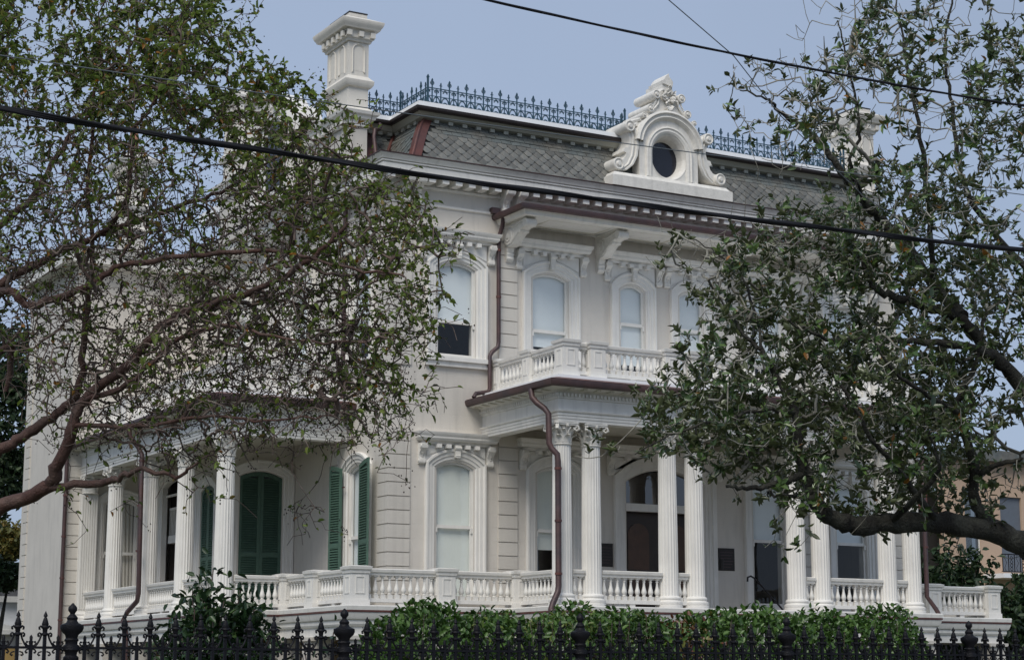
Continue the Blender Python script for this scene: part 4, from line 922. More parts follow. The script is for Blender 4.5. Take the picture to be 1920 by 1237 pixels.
for k in range(-1, 6):
    xp = P0+k*PS; link('fence_post', pm, fence, (xp, 0, 0))
    if k == 5: break
    for i in range(1, N): link('tall_picket', tpm, fence, (xp+i*pst, 0, -.02))
    for i in range(N): link('short_picket', spm, fence, (xp+(i+.5)*pst, 0, 0))

# ================================================================== overhead cables
def sag_cable(name, label, Y, za, zb, sag, r, m, xa=-22, xb=42, pair=0., n=60):
    mb = MB()
    def pt(x, dy=0, dz=0):
        t = (x-xa)/(xb-xa); return (x, Y+dy, za+(zb-za)*t - sag*4*t*(1-t) + dz)
    xs = [xa+(xb-xa)*i/n for i in range(n+1)]
    mb.tube([pt(x) for x in xs], r, 8)
    if pair:
        xs = [xa+(xb-xa)*i/(n*8) for i in range(n*8+1)]
        for ph in (0, 2.2): mb.tube([pt(x, pair*math.cos(x*2.6+ph), pair*math.sin(x*2.6+ph)) for x in xs], r*.62, 6)
    o = thing(name, label, 'cable', (0, 0, 0), 'overhead cables crossing in front of the house', mb.mesh(name, m, 60)); return o
cabm = mat('cable_rubber', (.009, .009, .011), .6, .2, 8, spec=.25); cabg = mat('bare_wire', (.14, .16, .17), .5, .2, 8, metal=.3)
sag_cable('utility_cable', 'thick black bundled cable sagging across the middle of the picture', 12, 6.22, 6.93, 1.323, .017, cabm, -12, 30, pair=.015)
sag_cable('utility_cable', 'single black cable crossing the sky right of the dormer', 12, 8.42, 8.30, 1.734, .010, cabm, -8, 26, pair=.006)
sag_cable('utility_cable', 'thin grey wire passing across the front of the dormer', 12, 6.03, 7.98, 1.23, .0042, cabg)
mb = MB(); mb.tube([(7.15, 11.25, 7.1), (7.7, 11.55, 6.92), (8.94, 12.05, 6.63), (9.86, 12.64, 6.42), (11.39, 13.38, 6.06), (13.6, 14.1, 5.62), (20.0, 17.0, 5.0)], .0045, 6)
thing('service_wire', 'very thin grey wire slanting down into the magnolia crown', 'cable', (0, 0, 0), 'overhead cables crossing in front of the house', mb.mesh('service_wire', cabg, 60))

# ================================================================== vegetation
FW = np.array([math.sin(YAW)*math.cos(PITCH), math.cos(YAW)*math.cos(PITCH), math.sin(PITCH)]); RT = np.array([math.cos(YAW), -math.sin(YAW), 0.]); UPV = np.cross(RT, FW); CP = np.array([0, 0, 1.6])
def W(x, y, d):                                     # a sighting turned into a place d metres out
    return CP + d*(FW + RT*((x-960)/FPX) - UPV*((y-618.5)/FPX))
def crom(P, k=5):
    P = [np.array(p, float) for p in P]; Q = []
    for i in range(len(P)-1):
        a, b, c, d = P[max(i-1, 0)], P[i], P[i+1], P[min(i+2, len(P)-1)]
        for j in range(k):
            t = j/k; Q.append(.5*((2*b)+(c-a)*t+(2*a-5*b+4*c-d)*t*t+(3*b-a-3*c+d)*t**3))
    return Q+[P[-1]]
def np_mesh(name, V, F, m, rnd=None, smooth=False):
    me = bpy.data.meshes.new(name); V = np.asarray(V, np.float32); F = np.asarray(F, np.int32); k = F.shape[1]
    me.vertices.add(len(V)); me.vertices.foreach_set('co', V.ravel()); me.loops.add(F.size); me.loops.foreach_set('vertex_index', F.ravel())
    me.polygons.add(len(F)); me.polygons.foreach_set('loop_start', np.arange(0, F.size, k, dtype=np.int32)); me.polygons.foreach_set('loop_total', np.full(len(F), k, np.int32))
    if rnd is not None: a = me.attributes.new('rnd', 'FLOAT', 'POINT'); a.data.foreach_set('value', np.asarray(rnd, np.float32))
    me.update(calc_edges=True)
    if smooth: me.shade_smooth()
    me.materials.append(m); return me
def frusta(P0, P1, r0, r1, n):
    d = P1-P0; L_ = np.linalg.norm(d, axis=1, keepdims=True)+1e-9; d = d/L_
    a = np.where(np.abs(d[:, 2:3]) < .9, np.array([[0, 0, 1.]]), np.array([[1., 0, 0]])); x = np.cross(d, a); x /= np.linalg.norm(x, axis=1, keepdims=True)+1e-9; y = np.cross(d, x)
    V = []
    for P, r in ((P0-d*r0[:, None]*.3, r0), (P1+d*r1[:, None]*.3, r1)):
        for k in range(n): an = 2*math.pi*k/n; V.append(P+(x*math.cos(an)+y*math.sin(an))*r[:, None])
    V = np.stack(V, 1).reshape(-1, 3); m = len(P0); b = np.arange(m)[:, None]*2*n
    F = np.concatenate([np.concatenate([b+k, b+(k+1) % n, b+n+(k+1) % n, b+n+k], 1)[:, None, :] for k in range(n)], 1).reshape(-1, 4)
    return V, F
def leaves(pos, dirn, nrm, ln, wd, rnd, fold=.25, curl=.15):
    """six-point leaves folded on the midrib, all in one array"""
    x = dirn/(np.linalg.norm(dirn, axis=1, keepdims=True)+1e-9); y = np.cross(nrm, x); y /= np.linalg.norm(y, axis=1, keepdims=True)+1e-9; z = np.cross(x, y)
    ln = ln[:, None]; wd = wd[:, None]
    V = np.stack([pos, pos+x*ln*.30+y*wd*.5+z*wd*fold, pos+x*ln*.68+y*wd*.42+z*(wd*fold-ln*curl*.4), pos+x*ln-z*ln*curl, pos+x*ln*.68-y*wd*.42+z*(wd*fold-ln*curl*.4), pos+x*ln*.30-y*wd*.5+z*wd*fold], 1)
    b = np.arange(len(pos))[:, None]*6
    F = np.concatenate([b+np.array([[0, 3, 2, 1]]), b+np.array([[0, 5, 4, 3]])], 1).reshape(-1, 4)
    return V.reshape(-1, 3), F, np.repeat(rnd, 6)
def rot_rand(rg, n): v = rg.normal(size=(n, 3)); return v/np.linalg.norm(v, axis=1, keepdims=True)
def grow(limbs, tips, rg, seglen=.22, wig=.30, rtip=.0035, expo=2.35, lift=.12, jit=.014):
    """join every tip to the nearest wood, outermost last; returns nodes, parents, radii, tip ids"""
    P = []; par = []; rad = []
    for lb in limbs:
        pts, r0, r1 = lb; pts = crom(pts, 6); s = -1
        if P:
            A = np.array(P); s = int(np.argmin(((A-pts[0])**2).sum(1)))
        for i, p in enumerate(pts):
            P.append(np.array(p)); par.append(s); rad.append(r0+(r1-r0)*i/(len(pts)-1)); s = len(P)-1
    nl = len(P); cap = nl+len(tips)*14; A = np.zeros((cap, 3)); A[:nl] = P; cnt = nl
    dist = np.array([np.min(((A[:nl]-t)**2).sum(1)) for t in tips]); tid = []
    for k in np.argsort(dist):
        t = tips[k]; d2 = ((A[:cnt]-t)**2).sum(1); j = int(np.argmin(d2)); L_ = math.sqrt(d2[j]); n = max(2, min(12, int(L_/seglen)+1))
        if cnt+n >= cap: break
        side = rg.normal(size=3)*wig*L_*.35; side[2] += lift*L_; b = A[j].copy(); s = j
        for i in range(1, n+1):
            q = i/n; A[cnt] = b+(t-b)*q+side*math.sin(q*math.pi)*(1-.5*q)+rg.normal(size=3)*jit*(i < n)*min(1, L_); par.append(s); rad.append(0.); s = cnt; cnt += 1
        tid.append(s)
    par = np.array(par); rad = np.array(rad); acc = np.zeros(cnt)
    for i in range(cnt-1, -1, -1):
        r = max(rtip, acc[i]**(1/expo)) if i >= nl else max(rad[i], .0)
        rad[i] = r
        if par[i] >= nl: acc[par[i]] += r**expo
    rad[nl:] = np.minimum(rad[nl:], .05)
    return A[:cnt], par, rad, np.array(tid), nl
def blob_tips(blobs, depth, dsd, rg, clump=(3, 13), spread=.15):
    T, lf = [], []
    for (cx, cy, rx, ry, n, leaf) in blobs:
        left = n
        while left > 0:                             # tips come in clumps, with gaps between
            while True:
                a, b = rg.uniform(-1, 1, 2)
                if a*a+b*b < 1: break
            c = W(cx+a*rx*1.05, cy+b*ry*1.05, depth+rg.normal()*dsd); k = min(left, int(rg.integers(*clump))); left -= k
            for _ in range(k): T.append(c+rg.normal(size=3)*spread*(1 if k > 1 else 0)); lf.append(leaf)
    return np.array(T), np.array(lf)
def build_tree(name, label, cat, limbs, tips, leafy, rg, barkm, twigm, leafm, leaf_fn, base, seglen, extra=None, lift=.12, rtip=.0035):
    A, par, rad, tid, nl = grow(limbs, tips, rg, seglen, rtip=rtip, lift=lift, jit=.014 if lift > 0 else .007)
    t = thing(name, label, cat, base); off = np.array(base, float)
    mb = MB()
    for pts, r0, r1 in limbs:
        q = crom(pts, 6); nn = len(q); jit = [np.array(p)-off+rg.normal(size=3)*.012 for p in q]
        mb.tube([tuple(p) for p in jit], [(r0+(r1-r0)*i/(nn-1))*(1+.05*math.sin(i*1.1+r0*90)+rg.normal()*.03) for i in range(nn)], 9)
    part('trunk', mb, barkm, t, 60)
    ch = np.arange(nl, len(A)); pr_ = par[ch]; Vs = []; Fs = []; o_ = 0
    big = rad[ch] > .012
    for sel, n in ((big, 5), (~big, 3)):
        c = ch[sel]; p = par[c]
        if not len(c): continue
        r0 = np.where(p < nl, np.minimum(rad[p], rad[c]*1.25), rad[p])
        V, F = frusta(A[p]-off, A[c]-off, r0, rad[c], n); Vs.append(V); Fs.append(F+o_); o_ += len(V)
    link('branches', np_mesh('branches', np.concatenate(Vs), np.concatenate(Fs), twigm, smooth=True), t, kind='stuff')
    V, F, r = leaf_fn(A, par, tid, leafy_order(A, tid, tips, leafy), rg); link('crown', np_mesh('crown', V-off, F, leafm, r), t, kind='stuff')
    if extra: extra(A, par, tid, t, off, rg)
    return t
def leafy_order(A, tid, tips, leafy):
    return np.array([leafy[int(np.argmin(((tips-A[i])**2).sum(1)))] for i in tid])

bark_red = mat('crape_myrtle_bark', (.085, .038, .028), .7, .4, 12, 1.5, 40, tint=(.12, .075, .06)); twig_b = mat('brown_twigs', (.080, .050, .040), .8, .4, 9, tint=(.19, .15, .125))
bark_g = mat('magnolia_bark', (.022, .020, .016), .95, .5, 9, 3.5, 30, tint=(.075, .075, .058)); twig_g = mat('pale_lichened_twigs', (.17, .16, .13), .85, .4, 6, tint=(.40, .39, .34))
leaf_cm = leafmat('crape_leaf', [(0, (.045, .060, .014)), (.35, (.110, .155, .028)), (.65, (.185, .265, .046)), (.84, (.225, .265, .052)), (.92, (.25, .18, .045)), (1, (.34, .15, .03))], rough=.5, trans=.42)
leaf_mg = leafmat('magnolia_leaf', [(0, (.020, .036, .012)), (.45, (.056, .102, .028)), (.85, (.120, .195, .052)), (.97, (.13, .16, .04)), (1, (.28, .12, .02))], back=(.095, .115, .048), rough=.30, trans=.16, spec=.6)
leaf_hd = leafmat('hedge_leaf', [(0, (.028, .062, .014)), (.45, (.060, .130, .025)), (.85, (.115, .210, .045)), (.93, (.16, .18, .04)), (.97, (.12, .045, .018)), (1, (.10, .028, .018))], rough=.40, trans=.22)
leaf_dk = leafmat('camellia_leaf', [(0, (.014, .032, .013)), (.6, (.030, .066, .024)), (.96, (.065, .115, .035)), (1, (.15, .10, .02))], rough=.32, trans=.15)
leaf_bg = leafmat('far_leaf', [(0, (.014, .030, .012)), (.6, (.028, .058, .020)), (1, (.060, .095, .030))], rough=.55, trans=.2)
leaf_yl = leafmat('autumn_leaf', [(0, (.05, .07, .02)), (.5, (.13, .13, .03)), (1, (.30, .19, .04))], rough=.6, trans=.3)

def crape_leaves(A, par, tid, lf, rg):
    pos = []; dr = []; rr = []
    for i, f in zip(tid, lf):
        j = i; n = rg.poisson(7.2*f*(1.15 if A[i][2] > 7.2 else .62)); tone = rg.normal()*.16
        if n == 0: continue
        chain = [j]
        for _ in range(3):
            if par[j] < 0: break
            j = par[j]; chain.append(j)
        for _ in range(n):
            k = rg.integers(0, len(chain)-1) if len(chain) > 1 else 0; a, b = A[chain[k]], A[chain[min(k+1, len(chain)-1)]]; q = rg.random()
            d = a-b; d /= np.linalg.norm(d)+1e-9; rr.append(tone); pos.append(a+(b-a)*q); dr.append(d*.7+rot_rand(rg, 1)[0]*.9+np.array([0, 0, -.15]))
    pos = np.array(pos); dr = np.array(dr); n = len(pos); nr = rot_rand(rg, n)*.8+np.array([0, 0, .8]); ln = rg.gamma(9, .0062, n)
    return leaves(pos, dr, nr, ln, ln*.52, np.clip(rg.beta(2.0, 2.0, n)*.85+np.array(rr)+(rg.random(n) < .06)*.35, 0, 1), .3, rg.uniform(-.1, .5, (n, 1)))
def pods(A, par, tid, t, off, rg):                  # dry seed capsules
    ids = [i for i in tid if rg.random() < .20]; V = []; F = []
    for i in ids:
        for _ in range(rg.integers(3, 9)):
            c = A[i]-off+rg.normal(size=3)*.05; r = rg.uniform(.006, .011); b = len(V)
            V += [c+np.array(v)*r for v in ((1, 0, 0), (-1, 0, 0), (0, 1, 0), (0, -1, 0), (0, 0, 1.2), (0, 0, -1.2))]; F += [(b+x, b+y, b+z) for x, y, z in ((0, 2, 4), (2, 1, 4), (1, 3, 4), (3, 0, 4), (2, 0, 5), (1, 2, 5), (3, 1, 5), (0, 3, 5))]
    link('seed_pods', np_mesh('seed_pods', V, F, mat('seed_pod', (.035, .022, .016), .8)), t, kind='stuff')
rg = np.random.default_rng(11); D = 20.0; B1 = np.array([4.55, 20.6, 0.])
def LM(pts, r0, r1, d=D): return ([W(x, y, d+(p[0] if p else 0)) for x, y, *p in pts], r0, r1)
limbs = [([B1, B1+np.array([.05, -.1, .9]), W(-70, 1060, D), W(-30, 985, D)], .16, .12),
 LM([(-30, 985), (0, 951), (84, 915, -.2), (105, 881, -.3), (139, 797, -.4), (155, 751, -.4), (252, 675, -.6), (303, 608, -.7), (378, 575, -.8), (496, 537, -1), (600, 470, -1.1), (650, 420, -1.2)], .085, .018),
 LM([(84, 915, -.2), (200, 902, -.5), (215, 898, -.6), (260, 880, -.8), (330, 893, -1.0), (372, 868, -1.2)], .045, .012),
 LM([(-30, 985), (-60, 900, .3), (0, 844, .4), (63, 806, .5), (126, 760, .6), (147, 726, .6), (158, 642, .6), (170, 500, .5), (168, 320, .4), (180, 150, .3)], .075, .016),
 LM([(-60, 900, .3), (-90, 740, .2), (-60, 600, .2), (0, 532, .2), (60, 500, .3), (126, 465, .4), (220, 430, .6), (330, 390, .8), (430, 350, 1.), (540, 280, 1.2)], .07, .012),
 LM([(-60, 600, .2), (15, 545, -.6), (55, 575, -.7), (160, 537, -.9), (230, 500, -1.), (360, 480, -1.2), (520, 470, -1.4), (640, 500, -1.5), (760, 520, -1.6)], .05, .010),
 LM([(-60, 600, .2), (-20, 450, .5), (60, 370, .6), (97, 307, .7), (137, 250, .8), (198, 174, .9), (260, 60, 1.)], .05, .012),
 LM([(126, 465, .4), (200, 430, .2), (242, 356, 0), (249, 250, -.1), (283, 202, -.2), (330, 90, -.3)], .035, .010),
 LM([(155, 751, -.4), (240, 720, -1.), (330, 640, -1.3), (430, 610, -1.5), (560, 640, -1.7), (690, 640, -1.8)], .032, .009),
 LM([(303, 608, -.7), (400, 560, .2), (520, 560, .5), (640, 600, .8), (720, 640, 1.)], .028, .008),
 LM([(139, 797, -.4), (260, 800, -.9), (380, 780, -1.2), (500, 790, -1.5), (620, 780, -1.6)], .026, .007),
 LM([(-90, 740, .2), (20, 640, .9), (10, 735, 1.)], .05, .03),
 LM([(-20, 450, .5), (-60, 250, .4), (-20, 80, .3), (60, -40, .3)], .05, .02)]
blobs = [(120, 60, 290, 150, 980, 0.99), (320, 110, 140, 120, 402, 0.99), (450, 90, 45, 60, 23, 0.72), (520, 190, 80, 50, 157, 0.99), (300, 290, 330, 130, 840, 0.63), (560, 320, 130, 90, 297, 0.9), (675, 270, 45, 60, 41, 0.9), (650, 420, 130, 90, 437, 0.99), (770, 500, 85, 110, 245, 0.81), (720, 620, 110, 110, 332, 0.72), (760, 390, 55, 50, 58, 0.9), (520, 520, 200, 120, 525, 0.36), (250, 520, 280, 150, 665, 0.27), (450, 680, 230, 110, 577, 0.29), (600, 780, 150, 70, 262, 0.31), (740, 780, 60, 60, 41, 0.42), (190, 690, 200, 120, 297, 0.24), (70, 420, 220, 160, 490, 0.36), (-150, 400, 230, 450, 455, 0.63), (320, 800, 200, 60, 210, 0.26), (390, 960, 20, 60, 7, 0.9), (580, 1000, 50, 30, 11, 0.26), (760, 830, 50, 60, 13, 0.42), (180, 950, 90, 60, 20, 0.42), (500, 960, 60, 60, 11, 0.26)]
blobs += [(250, 520, 300, 160, 1250, .07), (460, 600, 220, 120, 1150, .07), (420, 720, 240, 100, 1150, .08), (640, 700, 130, 100, 420, .12), (300, 320, 340, 150, 1000, .15), (120, 420, 180, 180, 600, .10), (620, 420, 150, 100, 320, .2), (200, 100, 260, 150, 600, .35), (330, 800, 200, 60, 260, .12), (130, 640, 130, 120, 420, .08)]
T, lf = blob_tips(blobs, D, 1.15, rg, (2, 11), .16)
build_tree('crape_myrtle', 'tall crape myrtle with reddish limbs and thin leafy twigs covering the left side', 'tree', limbs, T, lf, rg, bark_red, twig_b, leaf_cm, crape_leaves, tuple(B1), .20, pods, rtip=.0035)

def mag_leaves(A, par, tid, lf, rg):
    pos = []; dr = []; nr = []; rr = []
    for i, f in zip(tid, lf):
        if rg.random() > f: continue
        tone = rg.normal()*.13; sz = rg.uniform(.75, 1.15)
        j = par[i]; d = A[i]-A[j]; d /= np.linalg.norm(d)+1e-9; d = d+np.array([0, 0, .35]); d /= np.linalg.norm(d)
        n = rg.integers(5, 14); a = np.cross(d, [.3, .2, 1.]); a /= np.linalg.norm(a); b = np.cross(d, a); ph = rg.random()*6
        for k in range(n):
            an = ph+k*2.4; o = a*math.cos(an)+b*math.sin(an); up_ = rg.uniform(.35, 1.5); rr.append((tone, sz)); pos.append(A[i]-d*.20*rg.random()**1.3); v = o+d*up_+rot_rand(rg, 1)[0]*.22; dr.append(v); nr.append(d-o*up_*.6+rot_rand(rg, 1)[0]*.25)
    pos = np.array(pos); dr = np.array(dr); nr = np.array(nr); n = len(pos); rr = np.array(rr); ln = rg.uniform(.062, .132, n)*rr[:, 1]
    return leaves(pos, dr, nr, ln, ln*rg.uniform(.36, .50, n), np.clip(rg.beta(2, 2.2, n)*.95+rr[:, 0]+(rg.random(n) < .012)*.5, 0, 1), .18, rg.uniform(-.1, .4, (n, 1)))
rg = np.random.default_rng(23); D2 = 24.0; B2 = np.array([18.35, 17.9, 0.])
def L2(pts, r0, r1): return LM(pts, r0, r1, D2)
limbs = [([B2, B2+np.array([0, 0, 1.2]), W(2000, 1120, D2), W(1985, 1000, D2), W(1975, 860, D2), W(1962, 720, D2+.2), W(1975, 520, D2+.3), W(1950, 330, D2+.3), W(1965, 120, D2+.2), W(1940, -60, D2)], .30, .03),
 L2([(1985, 1060), (1920, 1018), (1848, 994, -.2), (1758, 978, -.4), (1667, 982, -.6), (1604, 985, -.8), (1559, 969, -.9), (1532, 946, -1.), (1520, 915, -1.), (1507, 878, -1.1), (1495, 842, -1.1), (1491, 774, -1.), (1455, 706, -.9), (1432, 661, -.9), (1396, 625, -.9), (1350, 560, -.8)], .165, .010),
 L2([(1507, 887, -1.1), (1477, 901, -1.2), (1430, 913, -1.3), (1396, 917, -1.4), (1364, 908, -1.5)], .045, .02),
 L2([(1523, 924, -1.), (1480, 930, -.6), (1440, 925, -.3)], .03, .015),
 L2([(1848, 975, -.2), (1828, 940, -.3), (1826, 865, -.4), (1799, 774, -.6), (1803, 733, -.7), (1830, 675, -.8), (1850, 580, -.9)], .08, .02),
 L2([(1826, 900, -.3), (1870, 870, -.6), (1920, 860, -.8)], .05, .02),
 L2([(1970, 790, .1), (1894, 697, 0), (1862, 668, -.1), (1803, 598, -.2), (1735, 575, -.3), (1667, 552, -.4), (1631, 530, -.5), (1618, 489, -.6), (1590, 440, -.6)], .10, .02),
 L2([(1862, 668, -.1), (1799, 647, -.6), (1667, 636, -1.), (1550, 634, -1.3), (1480, 600, -1.5)], .06, .012),
 L2([(1803, 598, -.2), (1750, 530, .3), (1701, 462, .5), (1659, 420, .5), (1621, 378, .4), (1571, 311, .3), (1533, 261, .3), (1495, 235, .3), (1462, 206, .3), (1436, 185, .2), (1386, 168, .2)], .085, .008),
 L2([(1975, 560, .3), (1850, 420, .6), (1802, 330, .7), (1785, 200, .8), (1770, 90, .8), (1790, -20, .8)], .045, .012),
 L2([(1750, 530, .3), (1740, 380, 0), (1718, 210, 0), (1705, 147, 0), (1680, 0, 0)], .040, .010),
 L2([(1621, 378, .4), (1595, 311, -.2), (1610, 230, -.4), (1590, 120, -.4), (1570, 40, -.4)], .03, .008),
 L2([(1491, 774, -1.), (1420, 770, -1.5), (1340, 790, -1.8), (1270, 810, -1.9), (1190, 850, -1.9)], .03, .007),
 L2([(1758, 978, -.4), (1700, 900, -1.2), (1640, 830, -1.6), (1600, 760, -1.7), (1560, 700, -1.7)], .05, .012),
 L2([(1799, 774, -.6), (1740, 740, -1.4), (1680, 700, -1.8), (1640, 640, -1.9)], .04, .01),
 L2([(1667, 982, -.6), (1720, 930, -1.3), (1760, 880, -1.6), (1740, 800, -1.8)], .05, .01),
 L2([(1432, 661, -.9), (1400, 540, -.4), (1350, 480, -.2), (1300, 450, -.2)], .02, .006)]
blobs = [(1400, 640, 110, 120, 142, 0.81), (1300, 750, 120, 80, 133, 0.85), (1240, 820, 100, 40, 47, 0.9), (1430, 820, 150, 80, 209, 0.9), (1340, 500, 70, 60, 71, 0.57), (1480, 550, 140, 140, 275, 0.81), (1650, 700, 180, 150, 327, 0.81), (1600, 850, 200, 85, 275, 0.85), (1780, 830, 150, 110, 257, 0.85), (1850, 600, 120, 200, 312, 0.81), (1720, 440, 180, 130, 312, 0.81), (1560, 320, 110, 100, 101, 0.6), (1470, 220, 60, 55, 46, 0.44), (1590, 150, 100, 120, 101, 0.48), (1700, 60, 120, 110, 163, 0.6), (1800, 250, 120, 160, 234, 0.6), (1890, 120, 80, 150, 156, 0.64), (1540, 460, 100, 60, 85, 0.71), (1430, 130, 50, 70, 20, 0.12), (1530, 100, 90, 90, 39, 0.16), (2040, 500, 110, 480, 202, 0.76), (1560, 950, 90, 20, 28, 0.85), (1750, 960, 120, 18, 46, 0.76), (1150, 850, 30, 20, 7, 0.85), (1285, 640, 30, 40, 11, 0.85)]
blobs += [(1640, 120, 220, 140, 150, .04), (1480, 200, 90, 110, 70, .03), (1750, 380, 180, 160, 120, .05), (1480, 560, 150, 140, 110, .05), (1330, 470, 70, 60, 55, .04), (1640, 740, 200, 150, 110, .05), (1820, 700, 110, 190, 70, .05), (1500, 700, 200, 160, 260, .9), (1720, 600, 180, 260, 320, .85), (1330, 790, 170, 60, 110, .95), (2190, 450, 150, 420, 260, .8)]
T, lf = blob_tips(blobs, D2, 1.15, rg, (3, 15), .20)
build_tree('magnolia_tree', 'spreading magnolia with dark glossy leaves and a heavy low limb on the right', 'tree', limbs, T, lf, rg, bark_g, twig_g, leaf_mg, mag_leaves, tuple(B2), .22, None, lift=-.22, rtip=.0048)

# ---- hedge behind the fence
def shell_leaves(rg, n, fn, ln0, ln1, asp=.5, rfn=None):
    pos, nr = fn(n); out_ = nr+rot_rand(rg, n)*.9; dr = np.cross(nr, rot_rand(rg, n))+nr*.55+np.array([0, 0, .25]); ln = rg.uniform(ln0, ln1, n); r = rg.beta(2, 2, n)*.9
    if rfn is not None: r = rfn(pos, r)
    return leaves(pos, dr, out_, ln, ln*asp, np.clip(r, 0, 1), .2, .2)
rg = np.random.default_rng(5)
HX0, HX1, HY, HH = 8.02, 15.15, 17.15, 2.20
def hedge_fn(n):
    x = rg.uniform(HX0, HX1, n); a = rg.uniform(-.15, 1.12, n)*math.pi; k = 1-np.abs(rg.normal(size=n))*.16
    bump = .06*np.sin(x*3.1)+.05*np.sin(x*7.3+1)+.045*np.sin(x*13.7+2)+.03*np.sin(x*29.0); end = np.clip(np.minimum(x-HX0, HX1-x)/.35, .0, 1)**.5
    cy, sz = np.cos(a), np.sin(a); e = 4.0; nn = (np.abs(cy)**e+np.abs(sz)**e)**(1/e)
    y = HY-.55*cy/nn*k*(.35+.65*end); top = (HH+bump+.10*(x-HX0)/7-1.2)*(.55+.45*end); z = 1.2+np.where(sz > 0, top*sz/nn, sz*1.1)*k
    low = rg.random(n) < .30; z = np.where(low, rg.uniform(.2, 1.9, n), z); y = np.where(low, HY-.55*k, y)
    sprig = .16*np.exp(-((x-8.92)/.10)**2)+.16*np.exp(-((x-9.35)/.08)**2)+.10*np.exp(-((x-13.75)/.16)**2)+.07*np.exp(-((x-11.1)/.09)**2); z = np.where(sz > .5, z+sprig*rg.random(n)**.5, z)
    return np.stack([x, y, z], 1), np.stack([0*x+rg.normal(size=n)*.3, -cy, np.maximum(sz, .1)+.1], 1)
def hedge_r(pos, r):
    red = np.exp(-((pos[:, 0]-11.75)/.22)**2)*(pos[:, 2] > 1.75); olive = np.exp(-((pos[:, 0]-10.2)/.7)**2)
    return np.where(rg.random(len(r)) < red*.6, rg.uniform(.93, 1, len(r)), np.where(rg.random(len(r)) < olive*.22, .9, r))
hedge = thing('hedge', 'clipped green hedge growing behind the iron fence in front of the porch', 'hedge', (HX0, HY, 0)); off = np.array([HX0, HY, 0])
V, F, r = shell_leaves(rg, 34000, hedge_fn, .05, .09, .52, hedge_r); link('foliage', np_mesh('foliage', V-off, F, leaf_hd, r), hedge, kind='stuff')
P_a = np.stack([rg.uniform(HX0+.2, HX1-.2, 900), HY+rg.normal(size=900)*.18, np.full(900, .0)], 1); P_b = P_a+np.stack([rg.normal(size=900)*.25, rg.normal(size=900)*.2, rg.uniform(1.2, 2.25, 900)], 1)
V, F = frusta(P_a-off, P_b-off, np.full(900, .008), np.full(900, .004), 3); link('stems', np_mesh('stems', V, F, twig_b), hedge, kind='stuff')
def shrub(name, label, cat, c, h, rad_, nst, nlf, ln, leafm, rg, group=None, zlo=.25):
    """several stems from the ground, leaves gathered towards their outer ends"""
    t = thing(name, label, cat, tuple(c), group); A0, A1 = [], []; pos = []; dr = []
    for _ in range(nst):
        a = rg.uniform(0, 6.283); q = math.sqrt(rg.random()); e = np.array([math.cos(a)*q*rad_, math.sin(a)*q*rad_, h*(1-.35*q*q)*rg.uniform(.72, 1.0)]); m_ = e*np.array([.35, .35, .5])+rg.normal(size=3)*.05; b = np.array([math.cos(a), math.sin(a), 0])*.10*q
        P_ = [b, m_, (m_+e)/2+rg.normal(size=3)*.03, e]
        for u, v in zip(P_, P_[1:]): A0.append(u); A1.append(v)
        for _ in range(nlf//nst):
            s = rg.random()**.6; s = zlo+(1-zlo)*s; k = s*2.999; i = int(k); p = P_[i]+(P_[i+1]-P_[i])*(k-i); pos.append(p+rg.normal(size=3)*.085*min(1, rad_/.5)); dr.append(rot_rand(rg, 1)[0]+np.array([0, 0, .25]))
    A0, A1 = np.array(A0), np.array(A1); V, F = frusta(A0, A1, np.full(len(A0), .010), np.full(len(A0), .006), 4); link('stems', np_mesh('stems', V, F, twig_b), t, kind='stuff')
    n = len(pos); l_ = rg.uniform(ln*.7, ln*1.2, n); V, F, r = leaves(np.array(pos), np.array(dr), rot_rand(rg, n)*.6+np.array([0, 0, .7]), l_, l_*.48, rg.beta(2, 2, n)); link('foliage', np_mesh('foliage', V, F, leafm, r), t, kind='stuff'); return t
shrub('camellia_bush', 'dark leafy camellia bush rising in front of the side veranda', 'bush', (6.90, 18.15, 0), 2.74, .62, 90, 9500, .105, leaf_dk, rg)
shrub('young_shrub', 'small leafy shrub behind the fence post left of the hedge', 'bush', (7.66, 17.3, 0), 2.20, .36, 24, 900, .085, leaf_dk, rg)
shrub('garden_shrub', 'tall green shrub beside the right end of the terrace', 'bush', (42.6, 46.5, 0), 6.3, 2.4, 90, 10000, .26, leaf_bg, rg, zlo=.1)
shrub('garden_shrub', 'rounded green shrub at the right edge below the neighbour balcony', 'bush', (45.6, 46.0, 0), 5.2, 2.3, 90, 10000, .26, leaf_bg, rg, zlo=.1)
shrub('garden_shrub', 'low shrub at the foot of the right terrace corner', 'bush', (37.6, 38.6, 0), 2.6, 1.2, 40, 3000, .17, leaf_bg, rg, zlo=.1)

